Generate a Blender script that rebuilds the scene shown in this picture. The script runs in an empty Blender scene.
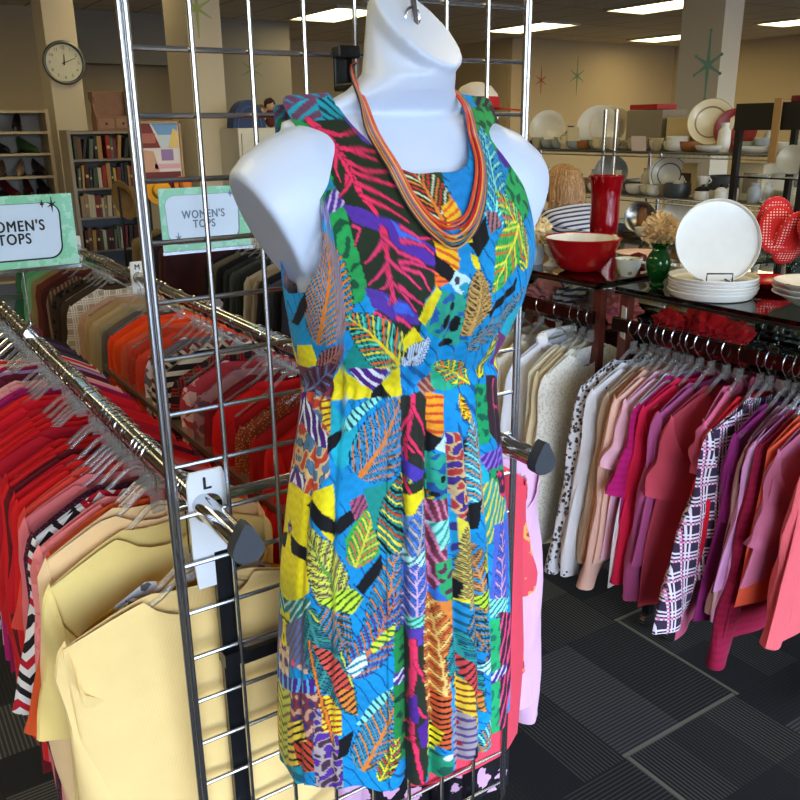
import bpy, bmesh, math, random
import numpy as np
from mathutils import Vector, Matrix
PI = math.pi
rnd = random.Random(7)
SC = bpy.context.scene
COL = SC.collection

# ------------------------------------------------------------------ helpers
class MB:
    """collects verts and faces for ONE mesh"""
    def __init__(s):
        s.v = []; s.f = []
    def add(s, vs, fs):
        o = len(s.v); s.v += [tuple(p) for p in vs]
        s.f += [tuple(i + o for i in f) for f in fs]; return s
    def box(s, cx, cy, cz, sx, sy, sz, rz=0.0, mat=None):
        hx, hy, hz = sx/2, sy/2, sz/2; vs = []
        for x, y, z in ((-1,-1,-1),(1,-1,-1),(1,1,-1),(-1,1,-1),(-1,-1,1),(1,-1,1),(1,1,1),(-1,1,1)):
            p = Vector((x*hx, y*hy, z*hz))
            if mat is not None: p = mat @ p
            elif rz: p = Matrix.Rotation(rz, 3, 'Z') @ p
            vs.append((p.x+cx, p.y+cy, p.z+cz))
        return s.add(vs, [(3,2,1,0),(4,5,6,7),(0,1,5,4),(1,2,6,5),(2,3,7,6),(3,0,4,7)])
    def b2(s, x0, x1, y0, y1, z0, z1):
        return s.box((x0+x1)/2, (y0+y1)/2, (z0+z1)/2, x1-x0, y1-y0, z1-z0)
    def rings(s, rings, cap=True, closed=False):
        n = len(rings[0]); vs = [p for r in rings for p in r]; fs = []
        m = len(rings)
        for j in range(m if closed else m-1):
            a, b = j*n, ((j+1) % m)*n
            for i in range(n):
                k = (i+1) % n
                fs.append((a+i, a+k, b+k, b+i))
        if cap and not closed:
            fs.append(tuple(range(n-1, -1, -1))); fs.append(tuple((m-1)*n+i for i in range(n)))
        return s.add(vs, fs)
    def tube(s, pts, r, n=8, cap=True, closed=False, flat=None):
        pts = [Vector(p) for p in pts]; m = len(pts); rings = []; up = None
        for i, p in enumerate(pts):
            if closed: t = (pts[(i+1) % m]-pts[i-1])
            else: t = (pts[min(i+1, m-1)]-pts[max(i-1, 0)])
            t.normalize()
            if up is None:
                up = Vector((0,0,1)) if abs(t.z) < .9 else Vector((1,0,0))
            a = t.cross(up)
            if a.length < 1e-6: a = t.cross(Vector((0.3,1,0.2)))
            a.normalize(); b = a.cross(t).normalized(); up = b
            rr = r[i] if hasattr(r, '__len__') else r
            fl = flat if flat else 1.0
            rings.append([p + a*math.cos(k*2*PI/n)*rr + b*math.sin(k*2*PI/n)*rr*fl for k in range(n)])
        return s.rings(rings, cap, closed)
    def cyl(s, p0, p1, r, n=12): return s.tube([p0, p1], r, n)
    def lathe(s, prof, n=32, c=(0,0,0)):
        rings = [[(c[0]+r*math.cos(k*2*PI/n), c[1]+r*math.sin(k*2*PI/n), c[2]+z) for k in range(n)] for r, z in prof]
        return s.rings(rings, cap=False)
    def blob(s, c, r, n=14, m=9, fn=None):
        rings = []
        for j in range(m+1):
            ph = PI*j/m
            ring = []
            for k in range(n):
                th = 2*PI*k/n
                d = Vector((math.sin(ph)*math.cos(th), math.sin(ph)*math.sin(th), -math.cos(ph)))
                q = fn(d) if fn else 1.0
                ring.append((c[0]+d.x*r[0]*q, c[1]+d.y*r[1]*q, c[2]+d.z*r[2]*q))
            rings.append(ring)
        return s.rings(rings, cap=False)
    def build(s, name, mat, parent=None, loc=None, smooth=True, bevel=0, rot=None, angle=40):
        me = bpy.data.meshes.new(name)
        me.from_pydata(s.v, [], s.f); me.update()
        if smooth:
            me.polygons.foreach_set('use_smooth', [True]*len(me.polygons))
            try: me.set_sharp_from_angle(angle=math.radians(angle))
            except Exception: pass
        if mat: me.materials.append(mat)
        o = bpy.data.objects.new(name, me); COL.objects.link(o)
        if parent is not None: o.parent = parent
        if loc is not None: o.location = loc
        if rot is not None: o.rotation_euler = rot
        if bevel:
            b = o.modifiers.new('Bevel', 'BEVEL'); b.width = bevel; b.segments = 2; b.limit_method = 'ANGLE'
        return o

LABELS = set()
def tag(o, label, cat, group=None, kind=None, share=False):
    if label in LABELS and not share: print('DUP LABEL', label)
    LABELS.add(label)
    n = len(label.split())
    if n < 4 or n > 16: print('LABEL LEN', n, label)
    o['label'] = label; o['category'] = cat
    if group: o['group'] = group
    if kind: o['kind'] = kind
    return o
def empty(name, loc=(0,0,0), rz=0.0):
    o = bpy.data.objects.new(name, None); COL.objects.link(o)
    o.location = loc; o.rotation_euler = (0,0,rz); o.empty_display_size = .05
    return o
def copy_tree(o, parent=None):
    c = o.copy(); COL.objects.link(c)
    if parent is not None: c.parent = parent
    for ch in o.children: copy_tree(ch, c)
    return c
def struct(name, mb, mat, **k):
    o = mb.build(name, mat, smooth=False, **k); o['kind'] = 'structure'; return o

# ------------------------------------------------------------------ materials
def lin(c):
    return tuple(((x/255)/12.92 if x/255 <= .04045 else ((x/255+.055)/1.055)**2.4) for x in c[:3]) + (1.0,)
class NT:
    def __init__(s, name):
        s.m = bpy.data.materials.new(name); s.m.use_nodes = True
        s.t = s.m.node_tree; s.t.nodes.clear()
        s.out = s.n('ShaderNodeOutputMaterial')
    def n(s, typ, **kw):
        nd = s.t.nodes.new(typ)
        for k, v in kw.items():
            if k.startswith('i_'):
                nd.inputs[k[2:].replace('_', ' ')].default_value = v
            else: setattr(nd, k, v)
        return nd
    def l(s, a, b): s.t.links.new(a, b)
    def math(s, op, a, b=None, c=None):
        nd = s.n('ShaderNodeMath', operation=op)
        for i, x in enumerate((a, b, c)):
            if x is None: continue
            if hasattr(x, 'is_linked'): s.l(x, nd.inputs[i])
            else: nd.inputs[i].default_value = x
        return nd.outputs[0]
    def mix(s, fac, a, b):
        nd = s.n('ShaderNodeMix', data_type='RGBA')
        for sock, x in ((nd.inputs[0], fac), (nd.inputs[6], a), (nd.inputs[7], b)):
            if hasattr(x, 'is_linked'): s.l(x, sock)
            else: sock.default_value = x
        return nd.outputs[2]
    def ramp(s, fac, stops, interp='LINEAR'):
        nd = s.n('ShaderNodeValToRGB'); cr = nd.color_ramp; cr.interpolation = interp
        while len(cr.elements) < len(stops): cr.elements.new(.5)
        for e, (p, c) in zip(cr.elements, stops): e.position = p; e.color = c
        s.l(fac, nd.inputs[0]); return nd.outputs[0]
    def coord(s, kind='Object', scale=(1,1,1), rot=(0,0,0)):
        tc = s.n('ShaderNodeTexCoord'); mp = s.n('ShaderNodeMapping')
        mp.inputs['Scale'].default_value = scale; mp.inputs['Rotation'].default_value = rot
        s.l(tc.outputs[kind], mp.inputs[0]); return mp.outputs[0]
    def noise(s, vec, scale, detail=3, rough=.6, out=0):
        nd = s.n('ShaderNodeTexNoise'); nd.inputs['Scale'].default_value = scale
        nd.inputs['Detail'].default_value = detail; nd.inputs['Roughness'].default_value = rough
        if vec is not None: s.l(vec, nd.inputs['Vector'])
        return nd.outputs[out]
    def bsdf(s, color=None, rough=.5, metal=0.0, **kw):
        p = s.n('ShaderNodeBsdfPrincipled')
        if color is not None:
            if hasattr(color, 'is_linked'): s.l(color, p.inputs['Base Color'])
            else: p.inputs['Base Color'].default_value = color
        p.inputs['Roughness'].default_value = rough; p.inputs['Metallic'].default_value = metal
        for k, v in kw.items(): p.inputs[k.replace('_', ' ')].default_value = v
        s.l(p.outputs[0], s.out.inputs[0]); s.p = p; return p
    def bump(s, h, strength=.2, dist=.002):
        b = s.n('ShaderNodeBump'); b.inputs['Strength'].default_value = strength; b.inputs['Distance'].default_value = dist
        s.l(h, b.inputs['Height']); s.l(b.outputs[0], s.p.inputs['Normal'])
_MC = {}
def simple(name, c, rough=.5, metal=0.0, nz=.12, scale=30.0, **kw):
    """plain procedural material: a base colour with a little mottling"""
    key = (name, c, rough, metal)
    if key in _MC: return _MC[key]
    t = NT(name); b = lin(c); v = t.coord()
    d = tuple(x*(1-nz) for x in b[:3])+(1,)
    t.bsdf(t.mix(t.noise(v, scale), b, d), rough, metal, **kw)
    _MC[key] = t.m; return t.m
def clear(name, tint=(255,255,255), refl=.12, rough=.05, trans=.9):
    """thin clear plastic or glass: see-through with a glossy coat"""
    t = NT(name)
    tr = t.n('ShaderNodeBsdfTransparent'); tr.inputs[0].default_value = tuple(x*trans for x in lin(tint)[:3])+(1,)
    gl = t.n('ShaderNodeBsdfGlossy'); gl.inputs['Roughness'].default_value = rough
    gl.inputs[0].default_value = (1,1,1,1)
    fr = t.n('ShaderNodeFresnel'); fr.inputs[0].default_value = 1.5
    f = t.math('ADD', fr.outputs[0], refl)
    mx = t.n('ShaderNodeMixShader'); t.l(f, mx.inputs[0]); t.l(tr.outputs[0], mx.inputs[1]); t.l(gl.outputs[0], mx.inputs[2])
    t.l(mx.outputs[0], t.out.inputs[0]); return t.m
def milky(name):
    """clear moulded plastic with a faint white haze"""
    t = NT(name)
    tr = t.n('ShaderNodeBsdfTransparent'); tr.inputs[0].default_value = (.93, .94, .94, 1)
    df = t.n('ShaderNodeBsdfDiffuse'); df.inputs[0].default_value = (.8, .8, .8, 1)
    gl = t.n('ShaderNodeBsdfGlossy'); gl.inputs['Roughness'].default_value = .12
    fr = t.n('ShaderNodeFresnel'); fr.inputs[0].default_value = 1.4
    m1 = t.n('ShaderNodeMixShader'); m1.inputs[0].default_value = .11; t.l(tr.outputs[0], m1.inputs[1]); t.l(df.outputs[0], m1.inputs[2])
    m2 = t.n('ShaderNodeMixShader'); t.l(t.math('MULTIPLY', fr.outputs[0], .55), m2.inputs[0]); t.l(m1.outputs[0], m2.inputs[1]); t.l(gl.outputs[0], m2.inputs[2])
    t.l(m2.outputs[0], t.out.inputs[0]); return t.m
def emit(name, c, s):
    t = NT(name); e = t.n('ShaderNodeEmission'); e.inputs[0].default_value = lin(c); e.inputs[1].default_value = s
    t.l(e.outputs[0], t.out.inputs[0]); return t.m

M_CHROME = simple('chrome', (205,205,208), .14, 1.0, .05)
M_STEEL = simple('brushed_steel', (150,150,152), .28, 1.0, .08)
M_WHITE = simple('white_plastic', (228,230,234), .35)
M_BLACK = simple('black_plastic', (14,14,15), .45)
M_CAP = simple('grey_end_cap', (62,66,72), .5)
M_DARK = simple('dark_metal', (38,40,44), .35, .6)
M_GLASS = clear('glass_shelf', (205,222,216), .02, .02, .86)
M_CLEAR = clear('clear_acrylic', (252,254,254), -.02, .06, .98)
M_HANG = milky('clear_hanger_plastic')
M_CERAM = simple('white_ceramic', (228,226,220), .22)
M_CREAM = simple('cream_ceramic', (222,208,176), .28)

# ------------------------------------------------------------------ camera and world
H = 1.72
cam_d = bpy.data.cameras.new('camera'); cam = bpy.data.objects.new('camera', cam_d); COL.objects.link(cam)
yaw, pitch, roll, fpx = .577245, .3147, .011305, 842.69
F = Vector((math.sin(yaw)*math.cos(pitch), math.cos(yaw)*math.cos(pitch), -math.sin(pitch)))
R = Vector((math.cos(yaw), -math.sin(yaw), 0)); U = R.cross(F)
R2 = R*math.cos(roll) - U*math.sin(roll); U2 = U*math.cos(roll) + R*math.sin(roll)
cam.matrix_world = Matrix(((R2.x,U2.x,-F.x,0),(R2.y,U2.y,-F.y,0),(R2.z,U2.z,-F.z,H),(0,0,0,1)))
cam_d.sensor_width = 36; cam_d.lens = fpx/800*36; cam_d.clip_start = .02; cam_d.clip_end = 80
SC.camera = cam
w = bpy.data.worlds.new('daylight'); SC.world = w; w.use_nodes = True
wt = w.node_tree; wt.nodes.clear()
wo = wt.nodes.new('ShaderNodeOutputWorld'); bg = wt.nodes.new('ShaderNodeBackground')
sky = wt.nodes.new('ShaderNodeTexSky'); sky.sky_type = 'NISHITA'; sky.sun_disc = False
sky.sun_elevation = math.radians(48); sky.sun_rotation = math.radians(200); sky.air_density = 1.3; sky.dust_density = 2.2
tint = wt.nodes.new('ShaderNodeMix'); tint.data_type = 'RGBA'; tint.blend_type = 'MULTIPLY'; tint.inputs[0].default_value = 1.0; tint.inputs[7].default_value = (.78, .92, 1.18, 1)
wt.links.new(sky.outputs[0], tint.inputs[6]); wt.links.new(tint.outputs[2], bg.inputs[0]); bg.inputs[1].default_value = SKY_STRENGTH = 1.45
wt.links.new(bg.outputs[0], wo.inputs[0])
vs = SC.view_settings; vs.view_transform = 'Standard'; vs.look = 'None'; vs.gamma = 1; vs.use_curve_mapping = False
vs.exposure = 0.0

# ------------------------------------------------------------------ room shell
CZ = 3.0
XL, XR, YF, YB = -3.6, 13.0, -2.4, 10.6
def wall_mat(name, c):
    t = NT(name); v = t.coord(); b = lin(c)
    t.bsdf(t.mix(t.noise(v, 1.3), b, tuple(x*.93 for x in b[:3])+(1,)), .85)
    t.bump(t.noise(v, 220, 2), .08, .001); return t.m
M_WALL = wall_mat('beige_wall_paint', (196,178,146))
M_COLUMN = wall_mat('cream_column_paint', (205,196,180))
M_SOFFIT = wall_mat('grey_soffit_paint', (150,146,138))
def ceiling_mat():
    t = NT('ceiling_tiles'); tc = t.n('ShaderNodeTexCoord'); sp = t.n('ShaderNodeSeparateXYZ'); t.l(tc.outputs['Object'], sp.inputs[0])
    def seam(o, size, wd):
        f = t.math('FRACT', t.math('DIVIDE', o, size)); return t.math('LESS_THAN', t.math('ABSOLUTE', t.math('SUBTRACT', f, .5)), wd)
    s = t.math('MAXIMUM', seam(sp.outputs[0], .6, .018), seam(sp.outputs[1], 1.2, .009))
    b = lin((222,212,196))
    c = t.mix(t.noise(tc.outputs['Object'], 60), b, tuple(x*.8 for x in b[:3])+(1,))
    t.bsdf(t.mix(s, c, lin((146,136,122))), .9); return t.m
def carpet_mat():
    t = NT('charcoal_carpet_tiles'); tc = t.n('ShaderNodeTexCoord'); sp = t.n('ShaderNodeSeparateXYZ'); t.l(tc.outputs['Object'], sp.inputs[0])
    u = t.math('DIVIDE', t.math('SUBTRACT', sp.outputs[0], .10), .5); v = t.math('DIVIDE', t.math('SUBTRACT', sp.outputs[1], .30), .5)
    iu, iv = t.math('FLOOR', u), t.math('FLOOR', v)
    par = t.math('GREATER_THAN', t.math('MODULO', t.math('ABSOLUTE', t.math('ADD', iu, iv)), 2.0), .5)
    fu, fv = t.math('FRACT', u), t.math('FRACT', v)
    def sel(a, b):   # par ? a : b
        return t.math('ADD', t.math('MULTIPLY', par, a), t.math('MULTIPLY', t.math('SUBTRACT', 1.0, par), b))
    along, across = sel(fu, fv), sel(fv, fu)
    blk = t.math('FLOOR', t.math('MULTIPLY', across, 3.0)); blk2 = t.math('FLOOR', t.math('MULTIPLY', along, 2.0))
    cv = t.n('ShaderNodeCombineXYZ'); t.l(t.math('ADD', t.math('MULTIPLY', iu, 3.17), t.math('MULTIPLY', blk, .731)), cv.inputs[0]); t.l(t.math('ADD', t.math('MULTIPLY', iv, 5.31), t.math('MULTIPLY', blk2, 1.37)), cv.inputs[1])
    wn = t.n('ShaderNodeTexWhiteNoise', noise_dimensions='2D'); t.l(cv.outputs[0], wn.inputs['Vector'])
    lines = t.math('LESS_THAN', t.math('FRACT', t.math('MULTIPLY', across, 40.0)), .34)
    amp = t.ramp(wn.outputs[0], [(0, (.05,)*3+(1,)), (.35, (.12,)*3+(1,)), (.6, (.55,)*3+(1,)), (1, (1,)*3+(1,))])
    li = t.math('MULTIPLY', lines, amp)
    seam = t.math('LESS_THAN', t.math('ABSOLUTE', t.math('SUBTRACT', across, .02)), .012)
    wn2 = t.n('ShaderNodeTexWhiteNoise', noise_dimensions='2D'); cv2 = t.n('ShaderNodeCombineXYZ'); t.l(iu, cv2.inputs[0]); t.l(iv, cv2.inputs[1]); t.l(cv2.outputs[0], wn2.inputs['Vector'])
    seam = t.math('MULTIPLY', seam, t.math('GREATER_THAN', wn2.outputs[0], .3))
    pile = t.noise(tc.outputs['Object'], 420, 2, .7)
    base = t.mix(pile, lin((5,5,5)), lin((36,34,32)))
    wide = t.math('GREATER_THAN', wn.outputs[0], .9)
    base = t.mix(t.math('MULTIPLY', wide, .6), base, lin((58,58,58)))
    c = t.mix(t.math('MULTIPLY', li, t.math('ADD', pile, .1)), base, lin((118,110,90)))
    c = t.mix(t.math('MULTIPLY', seam, .7), c, lin((140,134,108)))
    t.bsdf(c, .95); t.bump(pile, .5, .004); return t.m

struct('floor', MB().b2(XL, XR, YF, 12.9, -.1, 0), carpet_mat())
struct('ceiling', MB().b2(XL, XR, YF, 12.9, CZ, CZ+.1), ceiling_mat())
struct('wall_left', MB().b2(XL-.1, XL, YF, 12.9, 0, CZ), M_WALL)
struct('wall_right', MB().b2(XR, XR+.1, YF, 12.9, 0, CZ), M_WALL)
# back wall: plain stretch, header over an opening, plain stretch, deeper alcove, plain stretch
struct('wall_back_1', MB().b2(XL, 2.55, YB, YB+.2, 0, CZ), M_WALL)
struct('wall_back_2', MB().b2(2.55, 3.95, YB, YB+.2, 2.44, CZ).b2(3.95, 5.27, YB, YB+.2, 0, CZ), M_SOFFIT)
struct('wall_back_3', MB().b2(2.35, 4.1, 11.2, 11.3, 0, CZ).b2(2.45, 2.55, YB+.2, 11.3, 0, CZ).b2(3.95, 4.05, YB+.2, 11.3, 0, CZ), M_WALL)
struct('wall_back_4', MB().b2(5.27, 9.3, 12.7, 12.8, 0, CZ).b2(5.17, 5.27, YB+.2, 12.8, 0, CZ).b2(9.22, 9.32, 10.96, 12.8, 0, CZ), M_WALL)
struct('wall_back_5', MB().b2(9.22, XR, 10.85, 10.95, 0, CZ), M_WALL)
# shop front behind the camera: a glazed wall over a low bulkhead
struct('wall_front', MB().b2(XL, -2.2, YF-.15, YF, .45, 2.75).b2(XL, XR, YF-.15, YF, 0, .45).b2(XL, XR, YF-.15, YF, 2.75, CZ), M_WALL)  # solid left end added out of view so daylight comes from the right
fr = MB()
for i in range(9):
    x = XL + (XR-XL)*i/8; fr.b2(x-.03, x+.03, YF-.12, YF-.04, .45, 2.75)
fr.b2(XL, XR, YF-.12, YF-.04, .45, .52).b2(XL, XR, YF-.12, YF-.04, 2.68, 2.75)
struct('window_1', fr, M_STEEL)
struct('trim_1', MB().b2(XL, XR, YF-.085, YF-.075, .5, 2.7), clear('shopfront_glass', (255,255,255), .0, .01, .97))
tp = NT('pavement'); tp.bsdf(tp.mix(tp.noise(tp.coord(), 8), lin((150,148,144)), lin((120,118,115))), .9)
struct('ground_outside', MB().b2(-30, 40, -45, YF-.2, -.16, -.06), tp.m)
# window portal so that the sky is sampled well
pl = bpy.data.lights.new('window_portal', 'AREA'); pl.shape = 'RECTANGLE'; pl.size = XR+2.2; pl.size_y = 2.3; pl.cycles.is_portal = True
po = bpy.data.objects.new('window_portal', pl); COL.objects.link(po); po.location = ((XR-2.2)/2, YF-.02, 1.6); po.rotation_euler = (PI/2, 0, 0)

# columns
def column(n, x0, x1, y0, y1):
    return struct('trim_%d' % n, MB().b2(x0, x1, y0, y1, 0, CZ), M_COLUMN)
column(2, 1.585, 1.825, 7.4, 7.75)
column(3, 2.29, 2.54, 6.2, 6.68)
column(4, 5.75, 5.97, 4.37, 4.76)

# ceiling lights
M_TROF = emit('fluorescent_diffuser', (255,232,170), 8.5)
M_FRAME = simple('light_frame', (200,196,184), .5)
lamps = [(5.38, 9.56), (8.42, 9.56), (8.28, 7.1), (11.4, 9.6), (11.2, 7.15), (2.4, 7.0), (8.3, 4.4), (2.4, 4.4), (5.38, 1.8), (8.3, 1.8), (2.4, 1.4), (-.6, 4.4), (-.6, 7.0), (-.6, 1.4), (11.2, 4.6)]
names = {0: 'long fluorescent ceiling light above the mannequin, seen through the wire grid', 1: 'fluorescent ceiling light beside the top corner of the wire grid',
         2: 'fluorescent ceiling light against the star decorated column, nearer of the two', 3: 'small distant fluorescent ceiling light left of the star decorated column',
         4: 'fluorescent ceiling light right of the star decorated column'}
troffer = None
for i, (x, y) in enumerate(lamps):
    if troffer is None:
        o = empty('ceiling_light', (x, y, CZ)); troffer = o
        f = MB().b2(-.34,.34,-.63,-.6,-.03,0).b2(-.34,.34,.6,.63,-.03,0).b2(-.34,-.31,-.6,.6,-.03,0).b2(.31,.34,-.6,.6,-.03,0)
        f.build('frame', M_FRAME, o, smooth=False)
        MB().b2(-.31,.31,-.6,.6,-.02,-.012).build('diffuser', M_TROF, o, smooth=False)
    else:
        o = copy_tree(troffer); o.location = (x, y, CZ)
    tag(o, names.get(i, 'fluorescent ceiling light out of frame over the sales floor'), 'ceiling light', 'fluorescent ceiling lights', share=i > 4)
# ------------------------------------------------------------------ fabrics
def fabric(name, c, c2=None, pat=None, scale=1.0, rough=.85, c3=None, sheen=.08, weave=900):
    key = ('fab', name, c, c2, pat, scale)
    if key in _MC: return _MC[key]
    t = NT(name); tc = t.n('ShaderNodeTexCoord'); v = tc.outputs['Object']; b = lin(c)
    sp = t.n('ShaderNodeSeparateXYZ'); t.l(v, sp.inputs[0])
    x, y, z = sp.outputs
    col = t.mix(t.noise(v, 14, 3), b, tuple(q*.86 for q in b[:3])+(1,))
    k2 = lin(c2) if c2 else None; k3 = lin(c3) if c3 else None
    def band(o, f, d): return t.math('LESS_THAN', t.math('FRACT', t.math('MULTIPLY', o, f)), d)
    if pat == 'plaid':
        s1 = band(x, 22*scale, .5); s2 = band(z, 22*scale, .5); f1 = band(x, 110*scale, .5); f2 = band(z, 110*scale, .5)
        col = t.mix(t.math('MULTIPLY', s1, f1), col, k2); col = t.mix(t.math('MULTIPLY', s2, f2), col, k2)
        col = t.mix(t.math('MULTIPLY', t.math('MULTIPLY', band(x, 22*scale, .16), f2), .9), col, k3 or k2)
        col = t.mix(t.math('MULTIPLY', t.math('MULTIPLY', band(z, 22*scale, .16), f1), .9), col, k3 or k2)
    elif pat == 'stripe': col = t.mix(band(z, 55*scale, .45), col, k2)
    elif pat == 'vstripe': col = t.mix(band(x, 60*scale, .45), col, k2)
    elif pat == 'zigzag':
        zz = t.math('ADD', z, t.math('MULTIPLY', t.math('ABSOLUTE', t.math('SUBTRACT', t.math('FRACT', t.math('MULTIPLY', x, 22*scale)), .5)), .05/scale))
        col = t.mix(band(zz, 34*scale, .5), col, k2); col = t.mix(band(zz, 34*scale/3, .17), col, k3 or k2)
    elif pat in ('dots', 'floral', 'speckle', 'lace', 'animal'):
        vo = t.n('ShaderNodeTexVoronoi'); t.l(v, vo.inputs['Vector'])
        vo.inputs['Scale'].default_value = {'dots': 60, 'floral': 22, 'speckle': 190, 'lace': 110, 'animal': 45}[pat]*scale
        th = {'dots': .2 if scale > .5 else .09, 'floral': .42, 'speckle': .3, 'lace': .42, 'animal': .4}[pat]
        if pat in ('floral', 'animal'):
            nz = t.noise(v, 60*scale, 2); d = t.math('ADD', vo.outputs['Distance'], t.math('MULTIPLY', t.math('SUBTRACT', nz, .5), .6))
        else: d = vo.outputs['Distance']
        col = t.mix(t.math('LESS_THAN', d, th), col, k2)
        if k3: col = t.mix(t.math('LESS_THAN', d, th*.45), col, k3)
    elif pat == 'heather': col = t.mix(t.math('MULTIPLY', t.noise(t.coord('Object', (1, 1, 6)), 160, 2), .8), col, k2)
    t.bsdf(col, rough, Sheen_Weight=sheen, Sheen_Roughness=.5, Specular_IOR_Level=.25)
    w1 = t.n('ShaderNodeTexWave'); w1.inputs['Scale'].default_value = weave/6; t.l(t.coord('Object', (1, 1, 1)), w1.inputs[0]); w1.inputs['Distortion'].default_value = 1.5
    t.bump(t.math('ADD', t.math('MULTIPLY', w1.outputs[1], .3), t.noise(v, 38, 4)), .22, .004)
    _MC[key] = t.m; return t.m

# ------------------------------------------------------------------ garments: body and sleeves, origin on the rail above the hanger
def body_mesh(L=.66, w=.18, T=.018, neck=.075, drop=.07, seed=0, flare=1.08, nu=44, nv=22, fold=.012, vneck=False, sh_drop=.055, top=-.085):
    r = random.Random(seed); ph = [r.uniform(0, 6.28) for _ in range(8)]; kk = [r.uniform(2.2, 3.4), r.uniform(4.5, 6.5), r.uniform(7, 10)]
    mb = MB(); rings = []
    for j in range(nv+1):
        t = (j/nv)**1.15; ring = []
        for i in range(nu):
            a = 2*PI*i/nu; cx, sy = math.cos(a), math.sin(a)
            xn = math.copysign(abs(cx)**.8, cx)
            x0 = xn*w
            ax = abs(x0)
            zt = top - sh_drop*min(1, max(0, (ax-neck)/(w-neck)))**1.15 - .004
            if ax < neck:
                q = 1-(ax/neck)
                zt = top + .012 - .004
                if sy < 0: zt -= drop*(q if vneck else math.sqrt(max(0, 1-(ax/neck)**2)))
                else: zt -= .018*math.sqrt(max(0, 1-(ax/neck)**2))
            hem = top - L
            z = zt + (hem-zt)*t + .006*math.sin(3*a+ph[0])*t
            wj = w*(1 + (flare-1)*t - .05*math.sin(PI*min(1, t*1.6))*(t < .62))
            x = xn*wj
            thick = .007 + (T-.007)*min(1, t*3.5)
            y = sy*thick*(1.2-.3*abs(xn))
            amp = fold*(.12+.88*min(1, t*1.3))
            y += amp*(math.sin(kk[0]*xn*PI*.5+ph[1]+t*.8)+.6*math.sin(kk[1]*xn*PI*.5+ph[2])*t+.3*math.sin(kk[2]*xn+ph[3])*t)
            x += .008*math.sin(t*5+ph[4]+sy)*t
            ring.append((x, y, z))
        rings.append(ring)
    mb.rings(rings, cap=False)
    return mb
def sleeve_mesh(side, length, w=.18, seed=0, top=-.085, sh_drop=.055, width=.085, n=14, m=14, out=.35, cuff=.6, far=.25):
    r = random.Random(seed+side); p1, p2 = r.uniform(0, 6.28), r.uniform(0, 6.28)
    rings = []
    z0 = top-sh_drop-width*.92; long_ = length > .35
    for j in range(m+1):
        t = j/m; s = t*length
        psi = min(1, s/.10); psi = psi*psi*(3-2*psi)      # 0 armhole plane, 1 hanging along the body
        a = (PI/2-.1)*(1-psi) + out*psi*(1 if not long_ else max(.12, 1-t*1.6))*.8
        so = max(0, s-.05)
        c = Vector((w-.014-psi*width*.42 + math.sin(out)*so*(1 if not long_ else max(far, 1-t)), 0, z0 - s*.35*(1-psi) - psi*(s-.045)*math.cos(out*.7)))
        nrm = Vector((math.cos(a), 0, math.sin(a)))       # across the sleeve, in its flat plane
        half = width*(1-.36*psi)*(1.0-(1-cuff)*t)
        yt = .010+.010*min(1, t*3)
        yy = .008*math.sin(t*7+p1)*t + .009*psi
        rings.append([(side*(c.x+nrm.x*half*math.cos(k*2*PI/n)), yy+yt*math.sin(k*2*PI/n)+.004*math.sin(5*t*PI+k+p2), c.z+nrm.z*half*math.cos(k*2*PI/n)) for k in range(n)])
    if side < 0: rings = [list(reversed(q)) for q in rings]
    return MB().rings(rings, cap=False)

hanger_protos = {}
def hanger(loc, rz, label, group, stem=0.0, hr=.0195):
    key = (stem, hr)
    if key not in hanger_protos:
        q = stem
        half = [(.018, -.066), (.06, -.098), (.10, -.118), (.14, -.138), (.160, -.150)]
        pts = [(-x, 0, z-q) for x, z in reversed(half)]+[(0, 0, -.060-q)]+[(x, 0, z-q) for x, z in half]
        mb = MB().tube(pts, .0052, 8).tube([(-.16, 0, -.142-q), (-.08, 0, -.146-q), (.08, 0, -.146-q), (.16, 0, -.142-q)], .0032, 6)
        mb.box(0, 0, -.058-q, .022, .008, .036)
        o = mb.build('clothes_hanger', M_HANG)
        hp = [(hr*math.cos(a), 0, hr*math.sin(a)) for a in [math.radians(d) for d in range(-35, 216, 18)]]
        hp += [(-.006, 0, -hr-.005), (0, 0, -hr-.012), (0, 0, -.05-q)]
        MB().tube(hp, .0014, 6).build('hook', M_CHROME, o)
        hanger_protos[key] = o
    else: o = copy_tree(hanger_protos[key])
    o.location = loc; o.rotation_euler = (0, 0, rz)
    tag(o, label, 'clothes hanger', group); return o

_mesh_cache = {}
def shared(key, fn):
    return fn()
def garment(name, label, cat, m, loc, rz=0.0, L=.66, w=.18, sleeve=.22, group=None, seed=0, trim=None, collar=False, **k):
    kb = dict(k); sw = kb.pop('swidth', .085); so = kb.pop('sout', .35); far = kb.pop('sfar', .25); cuff = kb.pop('cuff', .75 if sleeve < .35 else .55)
    ht = kb.pop('rich', False)
    if ht: kb.update(nu=72, nv=40)
    o = body_mesh(L=L, w=w, seed=seed, **kb).build(name, m)
    top = kb.get('top', -.085); sd = kb.get('sh_drop', .055)
    if sleeve:
        for s in (-1, 1):
            sleeve_mesh(s, sleeve, w, seed, top, sd, sw, out=so, cuff=cuff, far=far, n=20 if ht else 14, m=22 if ht else 14).build('sleeve', trim or m, o)
    if collar:
        nk = kb.get('neck', .075)
        ring = [(nk*1.05*math.cos(a), -.012*math.sin(a)-(.004), top+.012-(.05 if math.sin(a) > .3 else .0)*max(0, math.sin(a))) for a in [2*PI*q/24 for q in range(24)]]
        MB().tube(ring, .010, 8, closed=True, flat=1.8).build('collar', trim or m, o)
    o.location = loc; o.rotation_euler = (0, 0, rz)
    tag(o, label, cat, group); return o

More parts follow.
